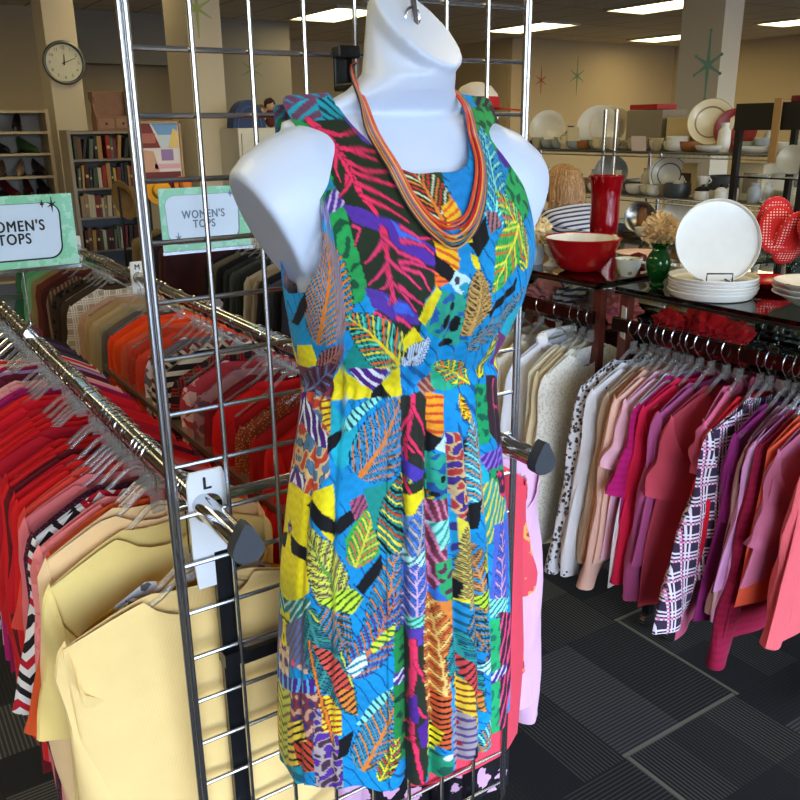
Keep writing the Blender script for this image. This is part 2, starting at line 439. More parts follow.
ORD = 'zero first second third fourth fifth sixth seventh eighth ninth tenth eleventh twelfth thirteenth fourteenth fifteenth sixteenth seventeenth eighteenth nineteenth twentieth'.split()
def ordn(n):
    if n <= 20: return ORD[n]
    tens = {2: 'twenty', 3: 'thirty', 4: 'forty', 5: 'fifty'}[n//10]
    return tens.replace('y', 'ieth') if n % 10 == 0 else tens + '-' + ORD[n % 10]

# ------------------------------------------------------------------ two-sided clothes rack with two chrome rails
RZ = 1.21; RX1, RX2 = .362, .868
rack = empty('clothes_rack', (.615, 1.12, 0))
tag(rack, 'chrome two-rail clothes rack standing behind the wire grid panel', 'clothes rack')
def L3(x, y, z): return (x-.615, y-1.12, z)
for rx in (RX1, RX2):
    rl = MB().cyl(L3(rx, .925, RZ), L3(rx, 4.6, RZ), .016, 20).build('rail', M_CHROME, rack)
    cp = MB(); ring = []
    prof = [(0, -.024), (.012, -.022), (.020, -.014), (.022, -.004), (.018, .008), (.011, .020), (.006, .030), (0, .034), (-.006, .030), (-.011, .020), (-.018, .008), (-.022, -.004), (-.020, -.014), (-.012, -.022)]
    cp.rings([[L3(rx+a, y, RZ+b*.95+.002) for a, b in prof] for y in (.912, .916, .928, .932)])
    cp.build('end_cap', M_CAP, rl)
for ux in (.405, .83):
    for uy in (1.14, 4.45):
        up = MB().b2(ux-.615-.015, ux-.615+.015, uy-1.12-.012, uy-1.12+.012, .03, 1.18).build('upright', M_DARK, rack, smooth=False)
        MB().cyl((ux-.615, uy-1.12, 0), (ux-.615, uy-1.12, .035), .022, 14).build('foot', M_BLACK, up)
for uy in (1.14, 4.45):
    MB().cyl(L3(.34, uy, 1.185), L3(.89, uy, 1.185), .009, 12).build('cross_bar', M_CHROME, rack)
    MB().b2(-.21, .215, uy-1.12-.01, uy-1.12+.01, .93, .955).build('cross_bar', M_STEEL, rack)
    MB().b2(-.21, .215, uy-1.12-.012, uy-1.12+.012, .10, .13).build('cross_bar', M_DARK, rack)
MB().b2(.672-.615-.013, .672-.615+.013, .02, 1.75, .945, .96).build('stretcher', simple('satin_aluminium', (196,190,178), .3, .9), rack)
for yy in (2.31, 2.05):
    pass

# ------------------------------------------------------------------ chrome wire grid panel at the rack's end
GX0, GY, GS = .320, 1.063, .0762
M_WIREC = simple('satin_chrome_wire', (196,197,200), .27, 1.0, .05)
grid = empty('wire_grid_panel', (GX0+4*GS, GY, 0))
tag(grid, 'chrome wire grid panel that holds the dressed mannequin form at the rack end', 'grid panel')
GZT, GZB = 2.16, .40
for sx in (-1, 1):
    mb = MB()
    mb.cyl((sx*4*GS, 0, GZB), (sx*4*GS, 0, GZT), .0042, 10).cyl((sx*(4*GS+.0078), .001, GZB), (sx*(4*GS+.0078), .001, GZT), .0036, 10)
    mb.build('frame_post', M_WIREC, grid)
for i in range(1, 8):
    MB().cyl((-4*GS+i*GS, -.0028, GZB), (-4*GS+i*GS, -.0028, GZT), .0034, 8).build('vertical_wire', M_WIREC, grid)
z = 1.72+.16696
k = -3
while z - GS*k > GZB - .01:
    zz = z-GS*k
    if zz < GZT+.01: MB().cyl((-4*GS, .0028, zz), (4*GS, .0028, zz), .0034, 8).build('horizontal_wire', M_WIREC, grid)
    k += 1
for lx, zt in ((-.238, 1.13), (.235, 1.13)):
    fp = MB().b2(lx-.0145, lx+.0145, .010, .022, .02, zt).build('support_leg', M_DARK, grid, smooth=False)
    MB().b2(lx-.03, lx+.03, -.12, .16, 0, .02).build('foot', M_BLACK, fp, smooth=False, bevel=.004)
    for zz in (.94, .62): MB().b2(lx-.017, lx+.017, -.004, .024, zz, zz+.022).build('bracket', M_DARK, fp, smooth=False)
MB().cyl((-.225, .016, .955), (.225, .016, .955), .0055, 10).build('cross_bar', M_WIREC, grid)
MB().b2(-.225, .225, .011, .021, .925, .945).build('cross_bar', M_DARK, grid, smooth=False)

# ------------------------------------------------------------------ clothes on the rack
def P(d, c, pat=None, c2=None, c3=None, n='top', cat='top', sl=.22, L=.62, sc=1.0, **k):
    return dict(d=d, c=c, pat=pat, c2=c2, c3=c3, n=n, cat=cat, sl=sl, L=L, sc=sc, k=k)
RED, SCAR, CRIM = (204,16,22), (220,24,26), (184,12,34)
front = [  # nearest first: (y, what)
 (1.095, P('pale yellow long-sleeved sweater', (253,216,142), n='sweater', cat='sweater', sl=.60, L=.72, w=.205, rich=True, neck=.085, drop=.055, swidth=.085, top=-.150, sh_drop=.04, sout=.12)),
 (1.13, P('mustard top printed with grey flowers', (212,150,30), 'floral', (196,192,190), (90,84,84), sl=0, L=.74, w=0.190, top=-.15)),
 (1.165, P('butter yellow short-sleeved tee', (248,218,134), n='tee_shirt', cat='t-shirt', sl=.23, L=.6, w=0.195, rich=True, swidth=.095, drop=.05, sout=.35, top=-.11)),
 (1.21, P('cream yellow long-sleeved blouse', (250,208,150), n='blouse', cat='blouse', sl=.58, L=.68, w=0.189, drop=.04)),
 (1.245, P('burnt orange knit top', (226,88,34), sl=.3, L=.6, w=0.180)),
 (1.275, P('coral pink blouse with tone-on-tone swirls', (240,128,118), 'floral', (246,146,136), n='blouse', cat='blouse', sl=.56, L=.62, w=0.189, rich=True)),
 (1.31, P('black and white zigzag top with red', (226,220,208), 'zigzag', (24,20,22), (179,20,36), sl=.3, w=0.187)),
 (1.345, P('sparkling burgundy knit cardigan', (66,16,32), 'speckle', (128,58,82), n='cardigan', cat='cardigan', sl=.58, w=0.189, rich=True)),
 (1.38, P('rose pink ribbed top', (234,116,116), sl=.5, w=0.188)),
 (1.41, P('bright coral tee', (236,72,56), n='tee_shirt', cat='t-shirt')),
 (1.43, P('tomato red sweater', (219,22,22), n='sweater', cat='sweater', sl=.56, w=0.185)),
 (1.465, P('deep red tee', (199,14,24), n='tee_shirt', cat='t-shirt', w=0.183)),
 (1.50, P('dark red textured cardigan', (120,14,24), 'heather', (60,8,14), n='cardigan', cat='cardigan', sl=.56, w=0.185)),
 (1.535, P('scarlet long-sleeved top', SCAR, sl=.56, w=0.187)),
 (1.57, P('red crew neck tee', RED, n='tee_shirt', cat='t-shirt')),
 (1.605, P('crimson scoop neck top', CRIM, w=0.185)),
 (1.64, P('scarlet short-sleeved blouse', (225,20,26), n='blouse', cat='blouse')),
 (1.675, P('plain red sweater', (208,18,20), n='sweater', cat='sweater', sl=.56, w=0.187)),
 (1.71, P('bright red tee', (225,22,28), n='tee_shirt', cat='t-shirt')),
 (1.75, P('red ribbed top', (192,16,26), sl=.3)),
 (1.79, P('cherry red blouse', (221,14,36), n='blouse', cat='blouse', sl=.5)),
 (1.83, P('red cotton top', (225,26,26))),
 (1.87, P('magenta wine top', (150,10,66), w=0.185)),
 (1.91, P('fuchsia blouse', (176,24,98), n='blouse', cat='blouse', sl=.5)),
 (1.955, P('pale pink tee', (236,150,146), n='tee_shirt', cat='t-shirt')),
 (2.0, P('blush pink top', (232,168,156), sl=.3)),
 (2.045, P('dark maroon patterned top', (96,20,40), 'floral', (176,110,120))),
 (2.09, P('lilac grey top', (170,140,176), 'floral', (210,196,214), sl=.3)),
 (2.135, P('raspberry top', (170,20,66))),
 (2.18, P('crimson red cardigan', (208,14,44), n='cardigan', cat='cardigan', sl=.5)),
 (2.23, P('strawberry red top', (225,30,50))),
 (2.36, P('cream top printed with small flowers', (226,202,170), 'floral', (196,150,130), sl=.5)),
 (2.42, P('ivory beige top', (224,206,178), sl=.3)),
 (2.48, P('dark purple grey top', (74,58,74), sl=.3)),
 (2.55, P('plum brown top', (58,40,48), sl=.5)),
 (2.62, P('dull violet top', (88,62,84), sl=.3)),
 (2.70, P('charcoal top', (46,40,44), sl=.5)),
]
fy = [1.125, 1.165, 1.285, 1.315, 1.345, 1.375, 1.405, 1.435, 1.49, 1.53]
yy_ = 1.565
while len(fy) < 31:
    fy.append(yy_); yy_ += .082 if len(fy) in (15, 20, 26) else .037
fy += [2.40, 2.46, 2.53, 2.60, 2.68, 2.76, 2.85]
def clump(ys, i, gap=.055):
    """hooks slide together within a run of neighbouring clothes"""
    a = b = i
    while a > 0 and ys[a]-ys[a-1] < gap and (a % 6 or a == i): a -= 1
    while b < len(ys)-1 and ys[b+1]-ys[b] < gap and (b+1) % 6: b += 1
    c = (ys[a]+ys[b])/2
    return c+(ys[i]-c)*.62
for i, (y, g) in enumerate(front):
    y = fy[i]
    rz = rnd.uniform(-.07, .07) + (.08 if 1 <= i < 9 else 0); sd = 100+i
    k = dict(g['k'])
    garment(g['n'], '%s, %s behind the L tag, front rail' % (g['d'], ordn(i+1)), g['cat'],
            fabric(g['n']+'_cloth', g['c'], g['c2'], g['pat'], g['sc'], c3=g['c3']), (RX1, y, RZ), rz, L=g['L']+.10, sleeve=g['sl'], seed=sd, group='clothes on the front rail', **dict(dict(T=.026), **k))
    hanger((RX1, clump(fy, i), RZ), rz, 'clear hanger of the %s, front rail' % g['d'], 'hangers on the front rail', stem=(.065 if i < 2 else .025 if i == 2 else 0.0))

back = [
 (1.10, P('long coral pink tunic', (240,72,92), n='tunic', cat='tunic', sl=0, L=.62, w=.132, rich=True, flare=1.05, fold=.004, neck=.06)),
 (1.13, P('coral blouse printed with orange flowers', (240,80,96), 'floral', (252,170,90), (200,40,60), n='blouse', cat='blouse', sl=.24, L=.5, w=.155, swidth=.07, sout=.3)),
 (1.165, P('pale orchid pink shirt', (234,186,216), n='shirt', cat='shirt', sl=.62, L=.62, w=.225, swidth=.075, rich=True, sout=.30, sfar=.35)),
 (1.205, P('black top with pink trim', (20,16,20), 'floral', (224,170,200), sl=.3, L=.84)),
 (1.245, P('rust red blouse', (168,30,22), n='blouse', cat='blouse', sl=.5)),
 (1.29, P('vermilion top', (225,32,24), w=0.189)),
 (1.33, P('red sweater with ribbed yoke', (206,18,20), n='sweater', cat='sweater', sl=.55, w=0.192)),
 (1.39, P('bright scarlet top', (225,28,24), w=0.191)),
 (1.45, P('deep scarlet sweater', (201,16,18), n='sweater', cat='sweater', sl=.55, w=0.192)),
 (1.51, P('cardinal red top', (212,20,24), w=0.190)),
 (1.57, P('poppy red tee', (225,30,26), n='tee_shirt', cat='t-shirt', w=0.189)),
 (1.63, P('brick red cardigan', (179,22,20), n='cardigan', cat='cardigan', sl=.55, w=0.192)),
 (1.69, P('speckled brown and orange knit', (150,64,34), 'speckle', (226,150,96), n='sweater', cat='sweater', sl=.55, w=0.192)),
 (1.75, P('ruby red top', (190,14,22), w=0.190)),
 (1.81, P('red blouse', (224,22,24), n='blouse', cat='blouse', sl=.5, w=0.189)),
 (1.87, P('garnet top', (130,16,24), w=0.187)),
 (1.94, P('pink and grey mottled top', (176,120,120), 'floral', (120,70,76), sl=.3, w=0.187)),
 (2.01, P('rose red printed blouse', (190,60,70), 'floral', (230,190,180), n='blouse', cat='blouse', sl=.4, w=0.187)),
 (2.08, P('dark plaid shirt in green and red', (40,24,26), 'plaid', (168,30,30), (40,96,60), n='shirt', cat='shirt', sl=.5, w=0.189)),
 (2.15, P('black and cream striped top', (28,24,24), 'stripe', (214,200,180), sl=.4, w=0.189, sc=.6)),
 (2.22, P('tan and black wavy print blouse', (202,176,150), 'zigzag', (36,26,26), (120,40,40), n='blouse', cat='blouse', sl=.5, w=0.189)),
 (2.29, P('grey top sprinkled with pale flowers', (120,104,104), 'floral', (222,206,200), sl=.4, w=0.187)),
 (2.36, P('orange red cardigan', (228,70,40), n='cardigan', cat='cardigan', sl=.5, w=0.187)),
 (2.43, P('rust top with a beaded border', (206,62,34), 'dots', (120,110,90), sl=.4, w=0.187)),
 (2.49, P('salmon orange blouse', (234,96,60), n='blouse', cat='blouse', sl=.5, w=0.187)),
 (2.56, P('neon orange tee', (255,86,18), n='tee_shirt', cat='t-shirt', w=0.192, L=.66)),
 (2.62, P('vivid orange sweater', (246,72,20), n='sweater', cat='sweater', sl=.5, w=0.189)),
 (2.69, P('grey cable knit sweater', (116,104,92), 'heather', (70,62,56), n='sweater', cat='sweater', sl=.5, w=0.188)),
 (2.76, P('khaki tan linen shirt', (178,152,106), n='shirt', cat='shirt', sl=.5, w=0.189)),
 (2.83, P('sand coloured jacket', (196,166,118), n='jacket', cat='jacket', sl=.55, w=0.189)),
 (2.90, P('camel cardigan', (190,152,100), n='cardigan', cat='cardigan', sl=.55, w=0.189)),
 (2.97, P('pale peach blouse', (206,160,124), n='blouse', cat='blouse', sl=.4, w=0.185)),
 (3.12, P('beige and white checked top', (190,168,140), 'plaid', (232,224,210), sl=.3, w=0.187)),
 (3.20, P('dark brown quilted jacket', (70,52,36), n='jacket', cat='jacket', sl=.55, w=0.188)),
 (3.28, P('chocolate brown top', (58,40,30), w=0.187)),
 (3.36, P('black and tan animal print top', (70,54,40), 'animal', (20,16,14), sl=.4, w=0.187)),
 (3.44, P('brown blouse with cream edging', (92,62,44), 'vstripe', (150,116,90), n='blouse', cat='blouse', sl=.4, w=0.187)),
 (3.53, P('maroon brown top', (76,30,28), sl=.4, w=0.187)),
 (3.62, P('reddish brown knit top', (110,50,36), sl=.4, w=0.187)),
 (3.71, P('olive tan top', (150,130,80), sl=.3, w=0.187)),
 (3.80, P('mint green tee', (120,186,130), n='tee_shirt', cat='t-shirt', w=0.189)),
 (3.90, P('sea green blouse', (96,170,120), n='blouse', cat='blouse', sl=.4, w=0.187)),
 (4.05, P('forest green top', (60,110,80), sl=.3, w=0.183)),
]
for i, (y, g) in enumerate(back):
    if y > 1.6: y = 1.6+(y-1.6)*1.17
    rz = rnd.uniform(-.07, .07); k = dict(g['k'])
    garment(g['n'], '%s, %s from the back rail cap' % (g['d'], ordn(i+1)), g['cat'],
            fabric(g['n']+'_cloth', g['c'], g['c2'], g['pat'], g['sc'], c3=g['c3']), (RX2, y, RZ), rz, L=g['L'], sleeve=g['sl'], seed=300+i, group='clothes on the back rail', **dict(dict(T=.028), **k))
    hanger((RX2, clump([q if q <= 1.6 else 1.6+(q-1.6)*1.17 for q, _ in back], i, .10), RZ), rz, 'clear hanger of the %s, back rail' % g['d'], 'hangers on the back rail')

# ------------------------------------------------------------------ size dividers and signs
def text(body, size, m, parent, loc, rot=(PI/2, 0, 0), ext=.0006, bold=.0, align='CENTER', name='lettering', space=1.0, line=.95, thick=0.0):
    c = bpy.data.curves.new(name, 'FONT'); c.body = body; c.size = size; c.extrude = ext; c.offset = bold
    c.align_x = align; c.align_y = 'CENTER'; c.space_character = space; c.space_line = line
    c.materials.append(m); o = bpy.data.objects.new(name, c); COL.objects.link(o)
    DGR = bpy.context.evaluated_depsgraph_get()
    me = bpy.data.meshes.new_from_object(o.evaluated_get(DGR)); me.materials.clear()
    if thick:     # heavier strokes: the same glyphs laid side by side
        b_ = MB(); v0 = [tuple(v.co) for v in me.vertices]; f0 = [tuple(p.vertices) for p in me.polygons]
        for q, (dx, dy) in enumerate(((-1, 0), (-.5, .5), (0, -.5), (.5, .5), (1, 0))): b_.add([(x+dx*thick, y+dy*thick, z+q*.00002) for x, y, z in v0], f0)
        me = bpy.data.meshes.new(name); me.from_pydata(b_.v, [], b_.f); me.update()
    me.materials.append(m)
    bpy.data.objects.remove(o); bpy.data.curves.remove(c)
    o = bpy.data.objects.new(name, me); COL.objects.link(o)
    o.parent = parent; o.location = loc; o.rotation_euler = rot; return o
M_INK = simple('black_ink', (16,16,20), .6)
def size_tag(letter, loc, label, w=.052, h=.15, up=.055, rz=0.0, legs=True, down=None):
    # ring plate around the rail: built from a frame with a round hole
    hole = .0225 if letter == 'L' else .0175; n = 32; outer = []; inner = []
    dn = down or (h-up)
    for k in range(n):
        a = 2*PI*k/n; ca, sa = math.cos(a), math.sin(a)
        inner.append((hole*ca, hole*sa))
        q = min((w/2)/max(1e-6, abs(ca)), (up if sa > 0 else dn)/max(1e-6, abs(sa)))
        outer.append((q*ca, q*sa))
    t = .0022; vs = []
    for yv in (-t, t):
        vs += [(x, yv, z) for x, z in outer] + [(x, yv, z) for x, z in inner]
    fs = []
    for k in range(n):
        j = (k+1) % n
        fs += [(k, j, n+j, n+k), (2*n+j, 2*n+k, 3*n+k, 3*n+j), (j, k, 2*n+k, 2*n+j), (n+k, n+j, 3*n+j, 3*n+k)]
    o = MB().add(vs, fs).build('size_divider', M_WHITE, smooth=False, loc=loc, rot=(0, 0, rz))
    tag(o, label, 'size divider', 'size dividers on the rails')
    if letter: text(letter, .026, M_INK, o, (0, -t-.0004, up-.020), thick=.0007)
    return o
size_tag('L', (RX1+.008, 1.076, RZ-.008), 'white size divider marked L on the front rail', w=.058, h=.17, up=.058, down=.125)
size_tag('M', (RX2, 3.06, RZ), 'white size divider marked M on the back rail', w=.050, up=.056, down=.055)
size_tag('', (RX2, 3.99, RZ), 'small white size divider at the far end of the back rail', w=.05, up=.056, down=.055)

M_MINT = None
def mint():
    t = NT('mint_sign_card'); v = t.coord(); n = t.noise(v, 26, 3)
    t.bsdf(t.mix(t.math('LESS_THAN', n, .47), lin((158,222,178)), lin((188,234,202))), .55); return t.m
M_MINT = mint(); M_PANEL = simple('pale_sign_panel', (236,240,250), .5, 0, .03)
def rounded(w, h, r, n=10, skew=0.0):
    pts = []
    for cx, cz, a0 in ((w/2-r, h/2-r, 0), (-w/2+r, h/2-r, 90), (-w/2+r, -h/2+r, 180), (w/2-r, -h/2+r, 270)):
        for k in range(n+1):
            a = math.radians(a0+90*k/n); x, z = cx+r*math.cos(a), cz+r*math.sin(a)
            pts.append((x*(1+skew*z/h), z))
    return pts
def plate(pts, y0, y1):
    n = len(pts); vs = [(x, y0, z) for x, z in pts]+[(x, y1, z) for x, z in pts]
    fs = [tuple(range(n)), tuple(range(2*n-1, n-1, -1))]+[(k, k+n, (k+1) % n+n, (k+1) % n) for k in range(n)]
    return MB().add(vs, fs)
def burst(mb, cx, cz, r, y, tall=1.6, wd=.0012, ends=0.0):
    for k in range(6):
        a = math.radians(90+60*k) if k % 3 else math.radians(90+60*k)
        l = r*(tall if k % 3 == 0 else 1)
        dx, dz = math.cos(a)*l, math.sin(a)*l
        px, pz = -math.sin(a)*wd, math.cos(a)*wd
        mb.add([(cx+px*1.8, y, cz+pz*1.8), (cx-px*1.8, y, cz-pz*1.8), (cx+dx-px*.5, y, cz+dz-pz*.5), (cx+dx+px*.5, y, cz+dz+pz*.5),
                (cx+px*1.8, y+.001, cz+pz*1.8), (cx-px*1.8, y+.001, cz-pz*1.8), (cx+dx-px*.5, y+.001, cz+dz-pz*.5), (cx+dx+px*.5, y+.001, cz+dz+pz*.5)],
               [(0,1,2,3), (7,6,5,4), (0,3,7,4), (1,5,6,2), (3,2,6,7)])
        if ends: mb.rings([[(cx+dx+ends*math.cos(q*PI/6), yy, cz+dz+ends*math.sin(q*PI/6)) for q in range(12)] for yy in (y, y+.001)])
    mb.rings([[(cx+wd*3*math.cos(q*PI/6), yy, cz+wd*3.6*math.sin(q*PI/6)) for q in range(12)] for yy in (y-.0003, y+.001)])
    return mb
def sign(loc, stem_h, label, w=.28, h=.178, ink=M_INK, flip=False, ts=1.0):
    o = empty('hanging_sign', loc)
    tag(o, label, 'sign', 'green department signs on the racks')
    z0 = stem_h+h/2
    MB().b2(-w/2, w/2, .0015, .003, z0-h/2, z0+h/2).build('card', M_MINT, o, smooth=False)
    ac = MB().b2(-w/2-.003, w/2+.003, -.002, -.0008, z0-h/2-.004, z0+h/2+.002)
    ac.build('acrylic_holder', M_CLEAR, o, smooth=False)
    MB().b2(-w/2-.003, w/2+.003, -.004, .006, z0-h/2-.009, z0-h/2-.001).build('base_channel', M_CHROME, o, smooth=False)
    pw, ph = w*.80, h*.76
    bd = plate(rounded(pw+.005, ph+.005, .032, skew=.05), .0010, .0016); bd.build('panel_outline', ink, o, loc=(-.008, 0, z0-.001), smooth=False)
    plate(rounded(pw, ph, .03, skew=.05), .0004, .0016).build('panel', M_PANEL, o, loc=(-.0095, 0, z0+.0005), smooth=False)
    lt = text("WOMEN'S\nTOPS", .037*ts, ink, o, (-.008, 0, z0-.002), thick=.0011*ts, line=.85, space=1.16); lt.scale = (.80, 1, 1)
    s = MB()
    if flip: burst(s, -pw/2+.02, z0-ph/2+.016, .010, -.0004); burst(s, pw/2-.03, z0+ph/2, .007, -.0004); burst(s, pw/2-.012, z0+ph/2-.002, .008, -.0004)
    else: burst(s, pw/2-.022, z0+ph/2-.004, .012, -.0004); burst(s, pw/2-.045, z0+ph/2-.001, .006, -.0004)
    s.build('star_mark', ink, o, smooth=False)
    MB().cyl((0, 0, .012), (0, 0, stem_h-.004), .0032, 10).build('stem', M_CHROME, o)
    c = MB(); c.rings([[(-.020, y, -.012), (.020, y, -.012), (.024, y, .004), (.008, y, .026), (-.008, y, .026), (-.024, y, .004)] for y in (-.018, .018)])
    c.build('clamp', M_CHROME, o, smooth=False)
    return o
sign((RX1+.004, 2.30, RZ+.010), .168, "green WOMEN'S TOPS sign with black lettering on the front rail")
sign((RX2+.022, 2.38, RZ+.010), .165, "pale green WOMEN'S TOPS sign seen through the wire grid, on the back rail", ink=simple('overexposed_grey_ink', (120,132,150), .6), flip=True, w=.268, h=.175, ts=.86)  # grey ink paints in the overexposed look of black lettering behind acrylic
# ------------------------------------------------------------------ mannequin form and dress surface
DCX = .603
_zt = np.array([1.78, 1.75, 1.72, 1.68, 1.62, 1.55, 1.50, 1.46, 1.42, 1.38, 1.32, 1.25, 1.15, 1.00, .88, .74])
_ta = np.array([.170, .178, .182, .184, .184, .180, .170, .160, .148, .147, .157, .168, .181, .192, .197, .197])
_tf = np.array([.950, .938, .905, .868, .828, .796, .796, .815, .832, .836, .834, .830, .822, .815, .812, .810])
_tb = np.array([.970, .982, .99, .99, .985, .98, .98, .985, .985, .985, .99, 1.00, 1.01, 1.02, 1.025, 1.025])
_zz = np.linspace(.6, 1.85, 626)
def _sm(v):
    q = np.interp(_zz, _zt[::-1], v[::-1]); k = np.hanning(31); k /= k.sum()
    return np.convolve(np.pad(q, 15, mode='edge'), k, 'valid')
_A, _FR, _BK = _sm(_ta), _sm(_tf), _sm(_tb)
def dress_cx(z):
    q = np.clip((z-1.47)/.15, 0, 1)
    return DCX + .013*q*q*(3-2*q)
def dress_point(u, z):
    """u: -1 left side seam, 0 centre front, 1 right side seam, beyond: back.  z: height"""
    a = np.interp(z, _zz, _A); yf = np.interp(z, _zz, _FR); yb = np.interp(z, _zz, _BK)
    cy = yf*.42 + yb*.58
    cx = dress_cx(z)
    th = u*PI/2
    s, c = np.sin(th), np.cos(th)
    x = cx + a*np.sign(s)*np.abs(s)**.95
    fr = np.sign(c)*np.abs(c)**.85
    y = np.where(c >= 0, cy-(cy-yf)*fr, cy-(yb-cy)*fr)
    return x, y, z
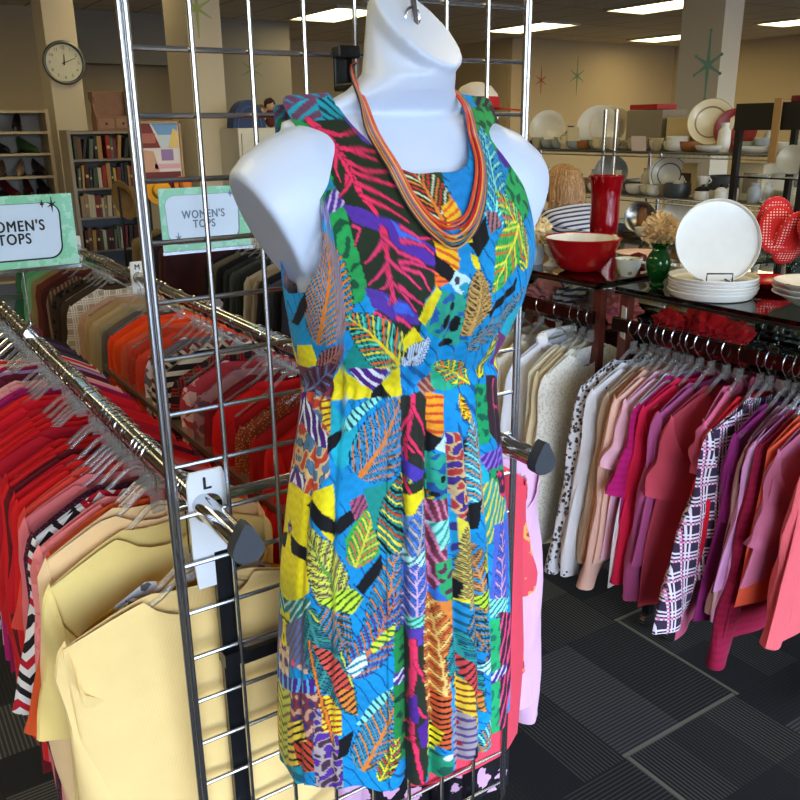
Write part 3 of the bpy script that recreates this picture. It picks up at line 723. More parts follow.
PRINT = [
('P',[(-.235,1.722),(-.225,1.742),(-.15,1.746),(-.095,1.756),(-.078,1.736),(-.086,1.728),(-.139,1.724)],(104,62,88),('S',(24,150,170),30,90)),
('P',[(-.117,1.75),(-.086,1.758),(-.085,1.728),(-.117,1.726)],(24,150,170),('S',(20,60,70),-40,120)),
('P',[(-.167,1.728),(-.139,1.726),(-.139,1.694),(-.134,1.654),(-.162,1.632),(-.174,1.636),(-.167,1.684)],(28,150,66),('N',(14,70,40),70)),
('P',[(-.163,1.678),(-.144,1.684),(-.139,1.654),(-.159,1.648)],(24,120,170),('N',(28,150,66),90)),
('P',[(-.178,1.626),(-.163,1.638),(-.134,1.656),(-.124,1.646),(-.124,1.626),(-.161,1.614)],(82,40,140),('S',(190,180,210),55,110)),
('P',[(-.159,1.624),(-.132,1.634),(-.132,1.602),(-.12,1.55),(-.13,1.528),(-.147,1.526),(-.158,1.578)],(34,156,78),('N',(14,80,50),80)),
('P',[(-.139,1.726),(-.085,1.73),(-.061,1.696),(-.046,1.666),(-.028,1.608),(-.026,1.568),(-.035,1.54),(-.047,1.524),(-.049,1.48),(-.068,1.458),(-.09,1.472),(-.108,1.518),(-.123,1.548),(-.132,1.602),(-.131,1.632),(-.135,1.652),(-.139,1.694)],(30,44,24),0),
('P',[(-.089,1.728),(-.065,1.726),(-.057,1.696),(-.077,1.704)],(92,60,156),0),
('P',[(-.135,1.634),(-.113,1.632),(-.066,1.612),(-.026,1.58),(-.028,1.56),(-.057,1.572),(-.095,1.604),(-.127,1.616)],(84,46,156),0),
('P',[(-.076,1.616),(-.046,1.594),(-.039,1.582),(-.07,1.594)],(66,112,222),0),
('P',[(-.126,1.546),(-.108,1.542),(-.063,1.522),(-.049,1.496),(-.076,1.5),(-.116,1.522)],(82,50,152),0),
('P',[(-.099,1.534),(-.069,1.522),(-.058,1.506),(-.084,1.516)],(60,100,210),0),
('B',[(-.135,1.726),(-.12,1.706),(-.111,1.682),(-.107,1.666),(-.104,1.644),(-.092,1.626)],.0055,.0029,(230,48,92)),
('B',[(-.128,1.716),(-.104,1.71),(-.077,1.714)],.0029,.0009,(230,48,92)),
('B',[(-.119,1.7),(-.089,1.69),(-.068,1.682)],.0029,.0009,(230,48,92)),
('B',[(-.116,1.696),(-.085,1.694),(-.065,1.692)],.0029,.0009,(230,48,92)),
('B',[(-.111,1.682),(-.085,1.67),(-.057,1.668)],.0029,.0009,(230,48,92)),
('B',[(-.108,1.672),(-.08,1.66),(-.054,1.652)],.0029,.0009,(230,48,92)),
('B',[(-.108,1.66),(-.084,1.648),(-.057,1.63)],.0029,.0009,(230,48,92)),
('B',[(-.117,1.694),(-.127,1.674),(-.127,1.66)],.0029,.0009,(230,48,92)),
('B',[(-.111,1.668),(-.122,1.652),(-.136,1.644)],.0029,.0009,(230,48,92)),
('B',[(-.104,1.644),(-.08,1.632),(-.055,1.614)],.0029,.0009,(230,48,92)),
('B',[(-.113,1.68),(-.109,1.662),(-.123,1.65)],.0029,.0009,(230,48,92)),
('B',[(-.089,1.606),(-.09,1.584),(-.093,1.56),(-.089,1.526)],.0047,.0021,(230,48,92)),
('B',[(-.092,1.594),(-.111,1.576),(-.122,1.57)],.0026,.0008,(226,56,108)),
('B',[(-.09,1.598),(-.072,1.58),(-.051,1.57)],.0026,.0008,(226,56,108)),
('B',[(-.092,1.57),(-.107,1.556),(-.12,1.548)],.0026,.0008,(226,56,108)),
('B',[(-.092,1.576),(-.073,1.558),(-.051,1.54)],.0026,.0008,(226,56,108)),
('B',[(-.093,1.552),(-.072,1.532),(-.057,1.512)],.0026,.0008,(226,56,108)),
('B',[(-.09,1.556),(-.097,1.544),(-.105,1.542)],.0026,.0008,(226,56,108)),
('B',[(-.089,1.538),(-.084,1.528),(-.095,1.524)],.0026,.0008,(226,56,108)),
('B',[(-.128,1.612),(-.119,1.608),(-.131,1.592)],.0026,.0008,(226,56,108)),
('B',[(-.065,1.608),(-.046,1.594),(-.022,1.594)],.0026,.0008,(226,56,108)),
('B',[(-.07,1.594),(-.042,1.586),(-.027,1.572)],.0026,.0008,(226,56,108)),
('B',[(-.076,1.582),(-.051,1.57),(-.031,1.552)],.0026,.0008,(226,56,108)),
('B',[(-.074,1.564),(-.053,1.558),(-.041,1.536)],.0026,.0008,(226,56,108)),
('B',[(-.076,1.57),(-.061,1.57),(-.039,1.56)],.0026,.0008,(226,56,108)),
('B',[(-.08,1.542),(-.061,1.53),(-.045,1.516)],.0026,.0008,(226,56,108)),
('B',[(-.081,1.508),(-.063,1.494),(-.049,1.484)],.0026,.0008,(226,56,108)),
('B',[(-.111,1.514),(-.092,1.504),(-.074,1.48)],.0026,.0008,(226,56,108)),
('P',[(-.166,1.616),(-.158,1.592),(-.151,1.554),(-.149,1.502),(-.158,1.48),(-.208,1.472),(-.263,1.466),(-.278,1.478),(-.257,1.504),(-.225,1.528),(-.19,1.566)],(20,146,196),0),
('P',[(-.231,1.528),(-.19,1.568),(-.193,1.552),(-.227,1.522)],(140,226,208),('S',(10,60,70),0,150)),
('L',(-.209,1.474),(-.171,1.606),.0351,(20,146,196),[(206,124,46)],12,(12,10,14),(210,120,40)),
('P',[(-.27,1.496),(-.246,1.524),(-.224,1.536),(-.224,1.52),(-.254,1.494)],(12,10,14),0),
('P',[(-.151,1.518),(-.127,1.51),(-.096,1.486),(-.081,1.466),(-.069,1.44),(-.09,1.434),(-.167,1.442),(-.144,1.476)],(20,134,124),0),
('L',(-.068,1.442),(-.155,1.512),.0247,(20,134,124),[(232,206,40),(224,100,30),(90,200,170)],10,(12,10,14),0),
('P',[(-.269,1.466),(-.149,1.478),(-.151,1.466),(-.207,1.44),(-.306,1.422)],(16,130,190),0),
('P',[(-.262,1.468),(-.224,1.472),(-.215,1.444),(-.281,1.434)],(232,212,20),0),
('L',(-.217,1.438),(-.157,1.474),.0143,(112,44,62),[(170,110,90)],6,(12,10,14),0),
('P',[(-.043,1.682),(.007,1.668),(.0,1.634),(-.009,1.602),(-.036,1.606),(-.053,1.648)],(36,62,30),0),
('L',(-.014,1.604),(-.036,1.682),.0221,(40,64,32),[(222,124,44),(214,216,180),(196,50,40)],9,(12,10,14),0),
('P',[(-.011,1.628),(.012,1.638),(.015,1.62),(-.007,1.602)],(240,186,36),('S',(224,90,30),30,120)),
('P',[(.019,1.67),(.051,1.668),(.035,1.622),(.012,1.614),(.008,1.646)],(20,130,200),0),
('P',[(.099,1.742),(.154,1.744),(.154,1.706),(.126,1.686),(.093,1.686),(.093,1.714)],(34,156,76),('N',(10,80,50),90)),
('P',[(.147,1.746),(.238,1.74),(.223,1.71),(.209,1.664),(.163,1.662),(.144,1.688),(.151,1.72)],(50,28,40),0),
('B',[(.192,1.738),(.186,1.71),(.155,1.678)],.0044,.0026,(232,70,110)),
('B',[(.186,1.716),(.22,1.7)],.0026,.001,(232,70,110)),
('B',[(.19,1.726),(.146,1.716)],.0026,.001,(232,70,110)),
('P',[(.128,1.696),(.22,1.702),(.177,1.678),(.121,1.666),(.108,1.682)],(82,40,140),0),
('L',(.055,1.594),(.105,1.718),.0195,(24,146,190),[(140,226,208),(24,150,200)],15,(12,10,14),0),
('P',[(.135,1.674),(.208,1.66),(.151,1.606),(.108,1.594),(.101,1.64)],(34,164,84),('N',(10,90,60),80)),
('L',(.124,1.544),(.076,1.64),.0221,(30,150,130),[(232,212,20),(226,84,40),(120,214,80)],10,(12,10,14),0),
('P',[(-.03,1.606),(-.012,1.598),(.001,1.59),(.004,1.564),(-.005,1.552),(-.018,1.556),(-.028,1.574)],(242,184,30),('S',(220,90,24),-28,110)),
('P',[(-.001,1.594),(.013,1.588),(.016,1.56),(.005,1.546),(-.001,1.558)],(14,140,204),0),
('P',[(.011,1.588),(.047,1.612),(.046,1.586),(.022,1.566)],(12,10,14),0),
('P',[(.003,1.602),(.016,1.606),(.019,1.586),(.009,1.586)],(232,212,20),0),
('P',[(.012,1.574),(.022,1.568),(.023,1.548),(.015,1.558)],(232,212,20),0),
('P',[(-.03,1.576),(-.005,1.554),(-.016,1.542),(-.034,1.558)],(12,10,14),0),
('P',[(-.035,1.558),(-.016,1.544),(-.027,1.538),(-.034,1.54)],(236,120,30),('S',(196,50,40),0,160)),
('P',[(-.016,1.542),(-.005,1.556),(.012,1.542),(.001,1.526)],(196,226,232),0),
('E',-.005,1.544,.0032,.0052,(60,60,70)),
('E',.004,1.536,.0052,.0052,(24,150,170)),
('P',[(-.028,1.536),(.001,1.526),(.012,1.534),(.02,1.502),(.027,1.462),(.001,1.462),(-.036,1.484),(-.045,1.496)],(40,156,128),('N',(30,90,160),70)),
('P',[(-.032,1.54),(-.024,1.532),(-.031,1.518),(-.043,1.496),(-.053,1.502),(-.043,1.528)],(232,212,20),0),
('E',-.015,1.496,.0052,.0091,(12,10,14)),
('E',-.001,1.49,.0052,.0104,(12,10,14)),
('E',-.008,1.466,.0104,.0052,(12,10,14)),
('E',-.009,1.514,.0052,.0052,(12,10,14)),
('L',(.112,1.598),(.047,1.522),.0208,(70,184,76),[(236,222,60),(224,88,44),(50,160,80)],9,(40,150,70),0),
('P',[(.049,1.618),(.067,1.618),(.072,1.6),(.05,1.59)],(166,112,112),('S',(60,40,60),70,150)),
('P',[(.043,1.502),(.066,1.514),(.09,1.526),(.101,1.536),(.105,1.518),(.074,1.508),(.053,1.49)],(12,10,14),0),
('L',(.027,1.47),(.02,1.554),.0169,(160,128,66),[(196,150,84)],9,(12,10,14),0),
('L',(.034,1.448),(.134,1.518),.0143,(70,140,170),[(150,130,120),(60,150,190)],13,(12,10,14),0),
('P',[(-.072,1.478),(-.057,1.494),(-.039,1.474),(-.054,1.462),(-.063,1.46)],(232,212,20),0),
('L',(-.062,1.44),(-.031,1.476),.0143,(120,150,190),[(210,220,230)],8,(12,10,14),0),
('P',[(-.198,1.398),(-.185,1.426),(-.167,1.444),(-.142,1.428),(-.104,1.402),(-.111,1.4)],(232,212,20),0),
('P',[(-.1,1.418),(-.069,1.442),(-.059,1.398),(-.084,1.398)],(232,212,20),0),
('P',[(-.153,1.444),(-.084,1.44),(-.104,1.406),(-.132,1.418)],(84,30,124),('S',(222,224,228),-40,70)),
('P',[(-.113,1.408),(-.099,1.418),(-.078,1.398),(-.115,1.4)],(12,10,14),0),
('P',[(-.305,1.432),(-.18,1.446),(-.193,1.4),(-.304,1.39)],(112,44,62),0),
('L',(-.304,1.39),(-.175,1.446),.0182,(112,44,62),[(96,116,150),(60,30,50)],8,(12,10,14),0),
('P',[(-.31,1.36),(-.31,1.386),(-.281,1.404),(-.198,1.4),(-.181,1.3),(-.209,1.276),(-.225,1.266),(-.31,1.264)],(206,174,124),('M',(78,118,150),(190,64,44),60)),
('P',[(-.309,1.4),(-.269,1.398),(-.192,1.35),(-.186,1.334),(-.216,1.336),(-.31,1.372)],(74,30,114),('S',(222,224,228),-60,60)),
('P',[(-.31,1.296),(-.279,1.298),(-.239,1.288),(-.248,1.272),(-.31,1.28)],(84,34,120),('S',(222,224,228),-60,50)),
('P',[(-.194,1.35),(-.15,1.368),(-.167,1.346),(-.19,1.326)],(12,10,14),0),
('P',[(-.217,1.396),(-.192,1.4),(-.188,1.354),(-.209,1.368)],(236,208,40),('S',(150,50,30),10,120)),
('L',(-.128,1.296),(-.063,1.396),.0377,(16,140,200),[(206,126,56),(60,130,160)],13,(12,10,14),(216,124,44)),
('P',[(-.169,1.362),(-.147,1.386),(-.111,1.4),(-.09,1.4),(-.122,1.382),(-.149,1.358)],(140,226,208),('S',(10,70,90),-50,110)),
('P',[(-.063,1.398),(-.016,1.4),(-.016,1.29),(-.038,1.28),(-.059,1.286)],(38,40,30),0),
('B',[(-.042,1.396),(-.046,1.364),(-.054,1.332),(-.049,1.296)],.0042,.0026,(230,48,92)),
('B',[(-.043,1.384),(-.026,1.356),(-.015,1.328)],.0029,.001,(230,48,92)),
('B',[(-.049,1.344),(-.03,1.32),(-.016,1.298)],.0029,.001,(230,48,92)),
('B',[(-.046,1.37),(-.055,1.36),(-.061,1.352)],.0029,.001,(230,48,92)),
('B',[(-.053,1.334),(-.058,1.322)],.0029,.001,(230,48,92)),
('B',[(-.053,1.332),(-.039,1.322)],.0029,.001,(230,48,92)),
('P',[(-.059,1.32),(-.039,1.304),(-.018,1.288),(-.018,1.268),(-.054,1.286)],(74,54,168),0),
('P',[(-.068,1.44),(-.018,1.438),(-.024,1.414),(-.061,1.398)],(12,140,206),('S',(8,90,150),-40,60)),
('P',[(-.035,1.408),(-.015,1.428),(-.003,1.398),(-.022,1.39)],(130,60,60),('S',(190,140,110),-40,130)),
('P',[(-.022,1.438),(.032,1.434),(.054,1.404),(.019,1.394),(-.005,1.4)],(40,170,130),0),
('L',(.061,1.396),(-.015,1.438),.013,(40,170,130),[(232,212,20),(224,110,40)],7,(12,10,14),0),
('L',(.093,1.398),(.1,1.466),.0117,(40,150,110),[(232,212,20),(150,90,60)],7,(12,10,14),0),
('P',[(.094,1.466),(.173,1.44),(.192,1.38),(.134,1.416)],(120,40,90),('N',(82,40,140),80)),
('P',[(.157,1.424),(.173,1.434),(.19,1.384),(.175,1.392)],(232,212,20),0),
('P',[(-.022,1.4),(.007,1.39),(.008,1.342),(.001,1.334),(-.018,1.344)],(240,156,30),('S',(210,70,30),-12,90)),
('P',[(.007,1.396),(.027,1.386),(.03,1.334),(.007,1.332)],(14,140,206),0),
('P',[(-.02,1.348),(.007,1.328),(-.008,1.32),(-.02,1.318)],(12,10,14),0),
('P',[(-.009,1.322),(.007,1.336),(.028,1.324),(.012,1.308)],(196,228,232),0),
('E',.008,1.324,.0026,.0039,(60,50,60)),
('P',[(-.02,1.318),(.011,1.31),(.019,1.27),(.008,1.24),(-.02,1.262)],(40,160,130),('N',(30,80,150),70)),
('E',.0,1.278,.0039,.0052,(12,10,14)),
('E',-.011,1.26,.0065,.0039,(12,10,14)),
('P',[(.026,1.396),(.093,1.396),(.089,1.324),(.055,1.3),(.028,1.324)],(10,146,210),('S',(8,90,150),-50,50)),
('L',(.035,1.386),(.063,1.338),.0065,(226,110,40),[(232,212,20)],6,(12,10,14),0),
('P',[(.073,1.394),(.121,1.384),(.117,1.302),(.08,1.3),(.072,1.342)],(24,156,92),('N',(10,90,70),80)),
('P',[(.111,1.4),(.192,1.38),(.196,1.298),(.157,1.274),(.112,1.316)],(50,30,40),0),
('B',[(.146,1.386),(.136,1.358),(.147,1.316)],.0026,.0018,(220,60,110)),
('B',[(.135,1.352),(.193,1.328)],.0021,.0008,(220,60,110)),
('P',[(.193,1.372),(.196,1.348),(.194,1.302),(.193,1.328)],(238,150,40),('S',(160,40,30),20,110)),
('P',[(.088,1.286),(.157,1.286),(.194,1.25),(.103,1.256)],(82,40,140),('S',(150,120,210),40,90)),
('P',[(.104,1.26),(.193,1.248),(.189,1.2),(.104,1.236)],(26,150,90),('N',(12,10,14),70)),
('P',[(.042,1.314),(.059,1.33),(.057,1.274),(.04,1.272)],(12,10,14),0),
('L',(.066,1.208),(.058,1.348),.0182,(20,146,190),[(186,134,90),(140,226,208)],14,(12,10,14),0),
('P',[(.012,1.338),(.03,1.336),(.049,1.232),(.034,1.204),(.015,1.218)],(206,174,124),('M',(70,40,130),(180,50,50),90)),
('P',[(-.31,1.27),(-.254,1.272),(-.225,1.266),(-.209,1.278),(-.175,1.288),(-.163,1.218),(-.173,1.206),(-.198,1.238),(-.228,1.254),(-.213,1.224),(-.204,1.138),(-.238,1.116),(-.31,1.08)],(232,212,20),0),
('P',[(-.31,1.258),(-.31,1.272),(-.266,1.212),(-.31,1.154)],(150,120,130),('S',(12,10,14),20,90)),
('P',[(-.232,1.254),(-.215,1.266),(-.169,1.238),(-.139,1.254),(-.136,1.268),(-.128,1.26),(-.134,1.236),(-.166,1.216),(-.196,1.23)],(12,10,14),0),
('P',[(-.27,1.204),(-.24,1.198),(-.213,1.192),(-.209,1.174),(-.236,1.18),(-.265,1.18)],(12,10,14),0),
('P',[(-.309,1.112),(-.273,1.108),(-.269,1.088),(-.309,1.084)],(12,10,14),0),
('P',[(-.143,1.264),(-.12,1.274),(-.111,1.252),(-.131,1.236)],(170,80,112),('S',(60,40,60),60,130)),
('P',[(-.136,1.232),(-.113,1.252),(-.09,1.224),(-.093,1.188),(-.12,1.172),(-.143,1.184),(-.147,1.214)],(60,176,74),0),
('L',(-.132,1.174),(-.104,1.254),.0195,(60,176,74),[(232,214,60),(226,104,56)],8,(40,150,70),0),
('P',[(-.12,1.28),(-.058,1.29),(-.055,1.192),(-.084,1.192),(-.103,1.224)],(24,140,130),0),
('L',(-.055,1.182),(-.061,1.292),.039,(30,140,130),[(226,204,60),(186,66,34),(12,10,14)],10,(12,10,14),0),
('L',(-.151,1.112),(-.224,1.23),.026,(196,190,96),[(120,104,60),(210,220,60)],14,(12,10,14),(90,140,60)),
('P',[(-.184,1.12),(-.158,1.142),(-.132,1.144),(-.117,1.128),(-.135,1.106),(-.169,1.104)],(190,220,50),('S',(30,70,30),35,110)),
('P',[(-.13,1.146),(-.09,1.188),(-.086,1.168),(-.117,1.132)],(12,10,14),0),
('L',(-.1,1.05),(-.07,1.19),.026,(16,144,200),[(206,124,60),(60,120,150)],12,(12,10,14),(216,124,44)),
('P',[(-.058,1.278),(-.018,1.288),(-.019,1.252),(-.054,1.258)],(30,44,24),0),
('B',[(-.055,1.284),(-.036,1.256)],.0026,.0013,(230,48,92)),
('P',[(-.057,1.264),(-.022,1.27),(-.022,1.244),(-.05,1.23)],(232,212,20),0),
('P',[(-.057,1.234),(-.022,1.244),(-.024,1.154),(-.057,1.168)],(90,136,200),0),
('L',(-.045,1.152),(-.027,1.254),.0195,(90,136,200),[(190,170,150),(60,100,190)],11,(12,10,14),0),
('P',[(-.058,1.192),(-.045,1.178),(-.024,1.184),(-.024,1.16),(-.055,1.164)],(190,240,232),('S',(20,90,100),40,110)),
('P',[(-.058,1.168),(-.024,1.162),(-.026,1.06),(-.061,1.06)],(78,112,190),0),
('L',(-.045,1.048),(-.042,1.172),.0195,(78,112,190),[(214,170,200),(70,100,190)],12,(12,10,14),0),
('P',[(-.057,1.092),(-.028,1.092),(-.026,1.07),(-.054,1.072)],(120,224,196),('S',(20,100,80),20,110)),
('P',[(-.022,1.252),(.008,1.25),(-.001,1.16),(-.02,1.102),(-.024,1.168)],(112,44,62),('S',(210,120,150),-72,110)),
('P',[(-.019,1.22),(.007,1.224),(.011,1.192),(-.007,1.18)],(150,226,206),('S',(40,150,140),60,110)),
('P',[(-.014,1.162),(.008,1.166),(.011,1.092),(-.008,1.108)],(44,164,96),('N',(90,40,70),70)),
('E',-.012,1.1,.0091,.0065,(12,10,14)),
('P',[(-.022,1.128),(-.005,1.114),(.0,1.1),(-.02,1.108)],(50,110,200),0),
('P',[(.008,1.244),(.019,1.22),(.019,1.164),(.007,1.164)],(30,150,190),('N',(60,50,120),80)),
('P',[(.018,1.218),(.043,1.198),(.039,1.142),(.018,1.174)],(222,206,60),0),
('P',[(.028,1.22),(.066,1.23),(.054,1.188),(.038,1.188)],(12,10,14),0),
('L',(.022,1.072),(.027,1.204),.013,(206,190,96),[(150,120,60)],13,(12,10,14),0),
('P',[(.008,1.132),(.02,1.122),(.016,1.09),(.004,1.104)],(12,10,14),0),
('P',[(.004,1.098),(.027,1.094),(.026,1.07),(.007,1.072)],(220,206,40),0),
('L',(.061,1.054),(.039,1.176),.0169,(160,106,60),[(200,140,80),(16,140,200)],10,(12,10,14),0),
('L',(.067,1.116),(.082,1.188),.0104,(70,180,74),[(232,212,20),(226,110,60)],7,(40,140,70),0),
('P',[(.061,1.116),(.089,1.116),(.088,1.078),(.067,1.084)],(12,10,14),0),
('P',[(.04,1.082),(.084,1.096),(.092,1.076),(.054,1.058)],(190,220,50),('S',(30,70,30),35,110)),
('P',[(.082,1.24),(.113,1.246),(.161,1.196),(.146,1.152),(.092,1.148),(.081,1.192)],(40,150,140),('S',(226,200,60),60,90)),
('P',[(.124,1.254),(.194,1.234),(.192,1.186),(.131,1.214)],(60,30,60),('N',(230,48,92),70)),
('P',[(.108,1.174),(.165,1.162),(.151,1.01),(.09,1.04)],(80,100,196),0),
('L',(.112,1.002),(.13,1.178),.0143,(80,104,196),[(226,160,190),(60,90,190)],14,(12,10,14),0),
('P',[(.086,1.062),(.157,1.036),(.15,1.004),(.094,1.028)],(140,226,208),('S',(20,90,100),30,110)),
('P',[(-.31,1.092),(-.204,1.132),(-.194,1.09),(-.265,1.066),(-.31,1.012)],(30,120,110),('S',(190,220,190),50,90)),
('P',[(-.31,1.064),(-.261,1.092),(-.251,1.038),(-.31,.996)],(232,212,20),('N',(60,90,30),60)),
('P',[(-.271,1.068),(-.204,1.114),(-.193,1.026),(-.262,1.008)],(92,112,156),('S',(120,80,70),60,110)),
('P',[(-.31,1.012),(-.258,1.042),(-.257,.972),(-.309,.946)],(206,174,124),('M',(90,60,120),(220,200,190),80)),
('E',-.244,1.022,.0052,.0052,(226,90,140)),
('E',-.228,1.018,.0065,.0039,(220,180,150)),
('E',-.208,1.02,.0065,.0039,(220,180,150)),
('P',[(-.31,.976),(-.186,1.014),(-.185,.99),(-.309,.956)],(70,28,124),('S',(90,170,220),90,70)),
('P',[(-.31,.952),(-.185,.994),(-.184,.9),(-.306,.86)],(130,50,60),('M',(206,160,130),(60,50,110),80)),
('P',[(-.309,.946),(-.252,.974),(-.257,.818),(-.306,.788)],(190,196,70),('S',(110,90,30),40,90)),
('P',[(-.263,.914),(-.215,.942),(-.192,.864),(-.263,.838)],(232,200,60),('S',(12,10,14),35,90)),
('P',[(-.242,.892),(-.198,.914),(-.192,.864),(-.232,.852)],(200,70,40),('S',(12,10,14),-30,90)),
('P',[(-.306,.818),(-.227,.858),(-.231,.822),(-.306,.78)],(30,150,170),('N',(20,100,120),60)),
('P',[(-.193,.97),(-.153,.912),(-.151,.832),(-.194,.826)],(170,150,150),('M',(82,40,140),(70,40,60),80)),
('P',[(-.186,.986),(-.154,.98),(-.151,.92),(-.18,.926)],(238,206,40),('S',(160,40,30),10,110)),
('L',(-.208,1.116),(-.128,.948),.0247,(40,124,120),[(60,140,130),(30,90,110)],14,(12,10,14),0),
('P',[(-.198,1.068),(-.158,1.042),(-.135,.996),(-.128,.95),(-.149,.962),(-.171,1.01)],(212,78,62),('S',(12,10,14),35,110)),
('P',[(-.158,.996),(-.134,.99),(-.127,.948),(-.149,.962)],(232,140,50),('S',(12,10,14),35,110)),
('B',[(-.203,1.066),(-.185,.994),(-.169,.906)],.0021,.0016,(226,120,40)),
('B',[(-.203,1.112),(-.158,1.072),(-.135,.996)],.0016,.0013,(200,210,70)),
('L',(-.169,1.13),(-.14,1.048),.0195,(30,140,190),[(190,110,50),(60,70,40)],9,(12,10,14),(150,110,50)),
('P',[(-.188,1.13),(-.143,1.13),(-.117,1.132),(-.132,1.112),(-.169,1.112)],(196,222,50),('S',(30,80,30),40,100)),
('L',(-.135,1.01),(-.066,1.132),.0247,(20,138,196),[(206,110,60),(90,60,130)],13,(12,10,14),(206,110,60)),
('P',[(-.108,1.056),(-.07,1.088),(-.07,1.07),(-.103,1.042)],(206,222,50),('S',(30,90,60),-10,110)),
('P',[(-.147,1.024),(-.117,1.05),(-.112,1.028),(-.132,1.01)],(222,240,236),('S',(20,120,130),20,100)),
('L',(-.123,.856),(-.063,.992),.0312,(20,134,180),[(206,130,60),(90,140,150)],13,(12,10,14),(216,124,44)),
('P',[(-.132,.932),(-.107,.968),(-.069,.994),(-.086,.964),(-.117,.936)],(140,226,208),('S',(10,80,100),-50,110)),
('P',[(-.157,.912),(-.135,.926),(-.143,.888),(-.158,.88)],(12,10,14),0),
('P',[(-.072,1.074),(-.055,1.074),(-.057,.856),(-.073,.868)],(24,130,60),('N',(10,60,40),70)),
('P',[(-.072,1.01),(-.055,1.008),(-.055,.986),(-.072,.992)],(82,40,140),('S',(222,224,228),30,80)),
('L',(-.096,.834),(-.068,.906),.0117,(60,140,90),[(232,212,20),(196,50,40)],7,(12,10,14),0),
('P',[(-.057,1.076),(-.018,1.076),(-.018,.882),(-.038,.788),(-.059,.814)],(34,44,28),0),
('P',[(-.057,1.076),(-.023,1.074),(-.02,1.046),(-.049,1.05)],(88,60,160),0),
('B',[(-.046,1.056),(-.045,1.016),(-.049,.978),(-.047,.896)],.0052,.0031,(230,48,92)),
('B',[(-.043,1.024),(-.032,.994),(-.022,.968)],.0029,.0012,(230,48,92)),
('B',[(-.049,.978),(-.055,.964)],.0029,.0012,(230,48,92)),
('B',[(-.047,.962),(-.036,.938),(-.023,.922)],.0029,.0012,(230,48,92)),
('B',[(-.046,.904),(-.057,.89)],.0029,.0012,(230,48,92)),
('B',[(-.047,.928),(-.059,.92)],.0029,.0012,(230,48,92)),
('B',[(-.045,.894),(-.038,.84),(-.032,.802)],.0029,.0012,(230,48,92)),
('P',[(-.053,.964),(-.042,.976),(-.039,.926),(-.05,.93)],(82,40,140),0),
('P',[(-.042,.918),(-.026,.928),(-.02,.884),(-.036,.882)],(78,30,130),0),
('P',[(-.028,1.11),(.003,1.104),(.004,.904),(-.02,.914),(-.027,1.018)],(222,130,50),0),
('L',(-.005,.896),(-.023,1.118),.0195,(222,130,50),[(236,196,110),(180,80,40)],17,(12,10,14),0),
('P',[(-.019,.966),(.005,.95),(.004,.86),(-.018,.878)],(210,90,40),('S',(12,10,14),5,110)),
('P',[(-.026,.916),(-.009,.898),(-.018,.862),(-.028,.866)],(232,212,20),('S',(12,10,14),-20,90)),
('P',[(-.026,.872),(.001,.85),(-.001,.78),(-.03,.784)],(30,150,110),('N',(20,90,70),70)),
('P',[(-.001,1.038),(.007,1.034),(.004,.834),(-.001,.856)],(8,146,206),0),
('E',-.004,.854,.0052,.0052,(222,224,228)),
('P',[(.003,1.098),(.027,1.088),(.03,.958),(.003,.978)],(20,130,180),('S',(10,80,100),-40,90)),
('L',(.009,1.046),(.053,.892),.0195,(30,140,150),[(40,150,140),(20,90,110)],13,(12,10,14),0),
('P',[(.008,1.02),(.03,.988),(.051,.928),(.053,.892),(.032,.922),(.016,.978)],(206,66,66),('S',(12,10,14),40,110)),
('P',[(.03,.94),(.051,.924),(.055,.888),(.036,.91)],(226,140,50),('S',(12,10,14),40,110)),
('P',[(.003,.992),(.026,.956),(.036,.876),(.004,.918)],(230,190,50),('S',(120,60,20),-20,90)),
('P',[(.001,.932),(.03,.9),(.036,.786),(.001,.818)],(160,150,150),('S',(90,60,120),-10,80)),
('E',.012,.896,.0039,.0039,(150,30,60)),
('E',.013,.86,.0039,.0039,(150,30,60)),
('L',(.036,1.074),(.063,.99),.0156,(30,140,190),[(190,130,60),(40,60,50)],9,(12,10,14),(190,120,50)),
('L',(.051,.96),(.115,1.028),.0117,(30,80,140),[(80,60,130),(150,100,80)],10,(12,10,14),0),
('P',[(.045,.97),(.078,.982),(.086,.954),(.059,.952)],(200,240,220),('S',(20,120,110),20,100)),
('P',[(.078,1.03),(.116,1.018),(.123,.796),(.073,.83)],(34,174,104),('N',(20,120,90),70)),
('P',[(.115,1.028),(.185,.994),(.143,.78),(.115,.794)],(60,30,46),('S',(230,70,120),70,70)),
('P',[(.088,.932),(.135,.93),(.135,.912),(.092,.912)],(82,40,140),('S',(222,224,228),40,70)),
('L',(.036,.798),(.077,.882),.0169,(20,134,170),[(180,130,70),(140,226,208)],11,(12,10,14),(216,124,44)),
('P',[(.03,.85),(.043,.848),(.036,.82),(.026,.832)],(12,10,14),0)]
# ------------------------------------------------------------------ white mannequin form (one continuous body)
man = empty('mannequin_form', (DCX, .93, 1.05))
tag(man, 'glossy white headless mannequin torso hanging on the wire grid in a leaf print dress', 'mannequin')
def mloc(p): return (p[0]-DCX, p[1]-.93, p[2]-1.05)
mb = MB(); rings = []; NN = 40
for z in np.concatenate([np.linspace(1.06, 1.60, 22), np.linspace(1.62, 1.725, 8)]):
    ring = []
    for k in range(NN):
        u = -2+4*k/NN
        x, y, zz = dress_point(np.float64(u), z)
        cx, cy = float(dress_cx(np.float64(z))), .92
        f = .90 if z < 1.55 else (.93 if z < 1.66 else .90)
        ring.append(mloc((cx+(float(x)-cx)*f, cy+(float(y)-cy)*(.84 if z < 1.66 else .72), float(z))))
    rings.append(ring)
for z, a, b, cx, cy in ((1.735, .125, .030, .614, .955), (1.748, .098, .040, .616, .948), (1.762, .074, .049, .620, .940), (1.78, .062, .052, .627, .933)):
    rings.append([mloc((cx+a*math.sin(-PI+2*PI*k/NN), cy-b*math.cos(-PI+2*PI*k/NN), z)) for k in range(NN)])
